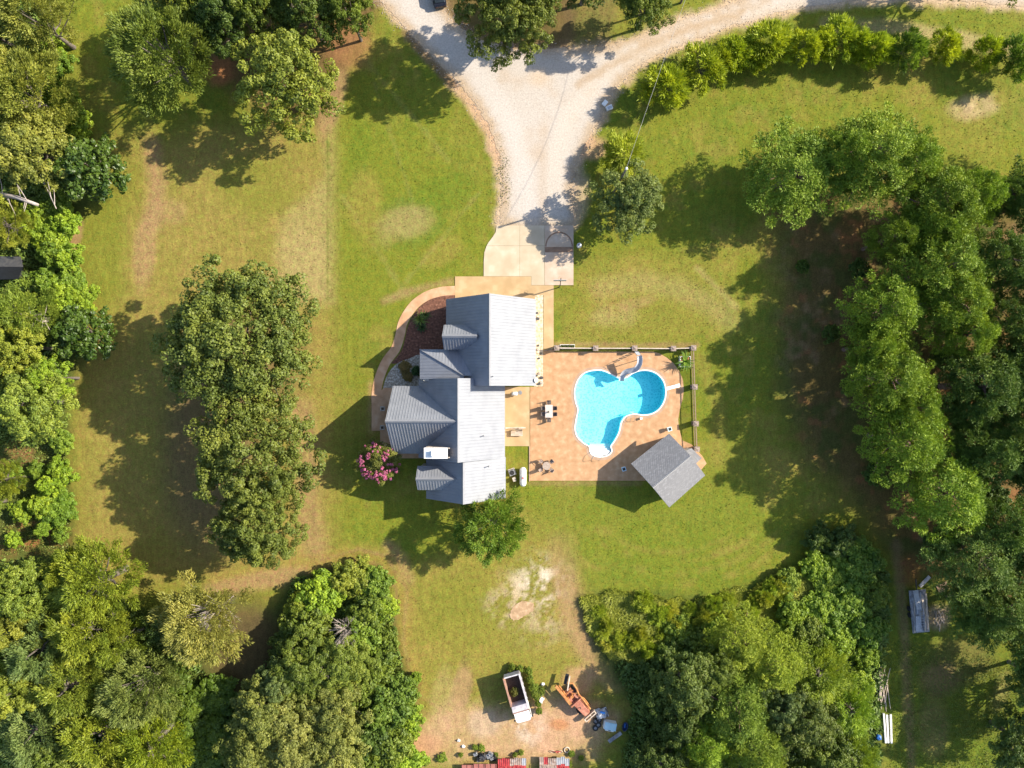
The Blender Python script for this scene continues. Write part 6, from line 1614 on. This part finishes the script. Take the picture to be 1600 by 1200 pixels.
# --- tall weeds and ground cover that nobody could count
def blades(name, label, polypx, n, hmin, hmax, colr, seed, wd=.05, soft=10):
    rg = np.random.default_rng(seed)
    pp = np.array(polypx, float); lo_, hi_ = pp.min(0), pp.max(0)
    X = rg.uniform(lo_[0], hi_[0], n*3); Y = rg.uniform(lo_[1], hi_[1], n*3)
    sdv = poly_sd(X, Y, polypx) + (fbm(X, Y, 18, seed) - .5)*soft*2
    k = np.where(sdv < 0)[0][:n]; X, Y, sdv = X[k], Y[k], sdv[k]
    pat = fbm(X, Y, 22, seed+3); h = (hmin + (hmax-hmin)*np.clip((pat-.25)*1.8, 0, 1))*rg.uniform(.6,1.1,len(X))*np.clip(.4 - sdv/14, .4, 1)
    gx_, gy_ = (X-800)/PXM, (600-Y)/PXM
    a = rg.uniform(0, 6.28, len(X)); ln = rg.uniform(.35,1.0,len(X))*h
    base = np.stack([gx_, gy_, np.zeros_like(gx_)], 1)
    side = np.stack([-np.sin(a), np.cos(a), 0*a], 1)*wd*rg.uniform(.6,1.4,len(X))[:,None]
    d1 = np.stack([np.cos(a)*ln*.45, np.sin(a)*ln*.45, h*.75], 1); d2 = np.stack([np.cos(a)*ln*1.15, np.sin(a)*ln*1.15, h*.95], 1)
    v = np.stack([base-side, base+side, base+d1+side*1.2, base+d1-side*1.2, base+d2+side*.2, base+d2-side*.2], 1).reshape(-1,3)
    i = np.arange(len(X))*6
    f = np.concatenate([np.stack([i,i+1,i+2,i+3],1), np.stack([i+3,i+2,i+4,i+5],1)])
    t = np.clip(.55*fbm(X, Y, 30, seed+9)*1.3 + .45*rg.random(len(X)), 0, 1)
    me = np_mesh(name, v, f, {'tint': np.repeat(t, 6)}); me.materials.append(M['leaf'])
    o = bpy.data.objects.new(name, me); COL.objects.link(o); o.color = (*colr, 1); tag(o, label, 'weeds', None, 'stuff'); return o
blades('tall_weeds', 'tall yellow green weeds along the south edge of the pool lawn', [(905,935),(960,922),(1020,930),(1080,940),(1130,925),(1190,912),(1240,880),(1275,865),(1290,900),(1250,960),(1180,970),(1130,990),(1070,1010),(1000,1035),(950,1028),(918,985)], 60000, .3, 1.1, (.25,.28,.034), 3, .032)
blades('ground_weeds', 'green ground cover under the south-east thicket', [(1270,865),(1330,825),(1390,900),(1385,1040),(1370,1215),(970,1215),(985,1100),(960,1035),(1130,990),(1250,950)], 22000, .3, 1.1, (.11,.175,.034), 4, .09)
blades('ground_weeds', 'green ground cover under the west wood', [(-60,-40),(75,-40),(95,100),(118,190),(140,230),(110,340),(110,440),(125,500),(90,640),(108,690),(60,700),(-20,700),(-20,870),(112,880),(180,940),(260,980),(370,1090),(350,1220),(-60,1220)], 26000, .3, 1.0, (.14,.21,.036), 5, .10)
blades('ground_weeds', 'thin green weeds on the clay gap below the west wood', [(0,690),(105,690),(112,860),(0,870)], 3500, .1, .5, (.13,.17,.03), 15, .06)
blades('ground_weeds', 'green ground cover within the central thicket', [(350,1220),(372,1100),(440,1000),(460,905),(540,886),(600,890),(616,960),(620,1010),(650,1080),(645,1140),(650,1220)], 14000, .3, 1.0, (.125,.20,.036), 6, .09)
blades('ground_weeds', 'rough green grass along the timber track', [(1385,1000),(1440,1000),(1520,1020),(1600,1040),(1600,1210),(1385,1210)], 16000, .05, .22, (.13,.175,.03), 7, .03)
blades('ground_weeds', 'straggling grass on the gravel drive margins', [(775,210),(786,205),(800,300),(800,350),(780,350)], 260, .05, .25, (.15,.16,.05), 8, .05)
# short grass tufts over the mown lawn, loose stones along the gravel
def lawn_tufts(n, seed):
    rg = np.random.default_rng(seed)
    X = rg.uniform(90, 1600, n); Y = rg.uniform(0, 1200, n)
    ix = np.clip(np.searchsorted(gx, (X-800)/PXM), 0, len(gx)-1); iy = np.clip(np.searchsorted(gy, (600-Y)/PXM), 0, len(gy)-1)
    ok = (grass[iy, ix] > .6) & (dd[iy, ix] > 3) & (poly_sd(X, Y, [(578,425),(705,425),(752,400),(770,350),(900,350),(900,440),(870,450),(870,537),(1075,540),(1112,705),(1050,800),(1000,756),(830,756),(785,700),(785,790),(600,790)]) > 2)
    X, Y, ix, iy = X[ok], Y[ok], ix[ok], iy[ok]
    c = col[iy, ix]*rg.uniform(.75,1.25,(len(X),1))
    gx_, gy_ = (X-800)/PXM, (600-Y)/PXM; z = gz[iy, ix] - .02
    a = rg.uniform(0, 6.28, len(X)); h = rg.uniform(.05,.13,len(X)); w = rg.uniform(.03,.08,len(X)); ln = rg.uniform(.0,.1,len(X))
    b = np.stack([gx_, gy_, z], 1); sd_ = np.stack([-np.sin(a)*w, np.cos(a)*w, 0*a], 1); tp = np.stack([np.cos(a)*ln, np.sin(a)*ln, h], 1)
    v = np.stack([b-sd_, b+sd_, b+tp+sd_*.5, b+tp-sd_*.5], 1).reshape(-1,3); f = np.arange(len(v)).reshape(-1,4)
    m, N, L, bs = new_mat('short_grass'); at = N.new('ShaderNodeAttribute'); at.attribute_name = 'soil'; L.new(at.outputs['Color'], bs.inputs['Base Color']); bs.inputs['Roughness'].default_value = .8; bs.inputs['Specular IOR Level'].default_value = .2
    me = np_mesh('lawn_tufts', v, f, None, {'soil': np.repeat(c, 4, 0)}); me.materials.append(m)
    o = bpy.data.objects.new('lawn_tufts', me); COL.objects.link(o); tag(o, 'short tufts of grass across the mown lawn', 'grass', None, 'stuff')
lawn_tufts(90000, 12)
def loose_stones(n, seed):
    rg = np.random.default_rng(seed); dp = np.array(DRIVE_PX)
    k = rg.integers(0, len(dp), n); X = dp[k,0] + rg.normal(size=n)*6; Y = dp[k,1] + rg.normal(size=n)*6
    ok = (Y < 350) & (Y > -20); X, Y = X[ok], Y[ok]; n = len(X)
    r = rg.uniform(.025,.085,n)[:,None,None]
    o6 = np.array([(1,0,0),(-1,0,0),(0,1,0),(0,-1,0),(0,0,.8),(0,0,-.8)])[None]*rg.uniform(.6,1.2,(n,6,1))
    v = (np.stack([(X-800)/PXM, (600-Y)/PXM, np.full(n,.035)], 1)[:,None,:] + o6*r).reshape(-1,3)
    t = np.array([(0,2,4),(2,1,4),(1,3,4),(3,0,4),(2,0,5),(1,2,5),(3,1,5),(0,3,5)])
    f = (np.arange(n)[:,None,None]*6 + t[None]).reshape(-1,3)
    me = np_mesh('loose_stones', v, f); me.materials.append(pm('loose_pale_stone', (.30,.24,.19), (.50,.44,.38), 1.3, .9))
    o = bpy.data.objects.new('loose_stones', me); COL.objects.link(o); tag(o, 'loose pale stones strewn along the gravel drive edges', 'gravel', None, 'stuff')
loose_stones(5000, 3)
# bare twigs on the dying tree, dead shrub in the thicket
def twigs(name, label, pxx, pyy, rpx, h0, h1, n, seed, cat='dead shrub'):
    rg = random.Random(seed); x, y = P(pxx, pyy, h1*.8); R = rpx/PXM
    t = thing(name, label, cat, (x, y, 0))
    tr = MB().tube([(x,y,-.05),(x,y,h0)], [.13,.09], 7); part(tr, 'trunk', M['deadwood'], t)
    tw = MB()
    for k in range(n):
        a = rg.uniform(0,6.28); e = rg.uniform(.3,1.3); l = R*rg.uniform(.6,1.1)
        p0 = Vector((x,y,h0*rg.uniform(.8,1))); d = Vector((cos(a)*cos(e), sin(a)*cos(e), (h1-h0)/max(R,.1)*sin(e)))*l
        p1 = p0 + d*.55 + Vector((rg.uniform(-.2,.2), rg.uniform(-.2,.2), .1)); p2 = p0 + d
        tw.tube([p0,p1,p2], [.05,.035,.012], 4)
        for s in range(3): tw.tube([p1, p1 + d*.35 + Vector((rg.uniform(-.5,.5), rg.uniform(-.5,.5), rg.uniform(-.1,.4)))], [.025,.008], 4)
    part(tw, 'branches', M['deadwood'], t)
twigs('dead_shrub', 'bleached leafless shrub poking out of the thicket beside the yard', 533, 995, 30, 2.0, 6.5, 70, 4)
twigs('dead_shrub', 'bare grey twigs of a dead sapling within the pale thinning tree', 325, 962, 40, 4.5, 10.2, 60, 6)
twigs('dead_shrub', 'second patch of bare grey twigs lower in the thicket', 508, 1045, 20, 2.5, 7.6, 40, 8)
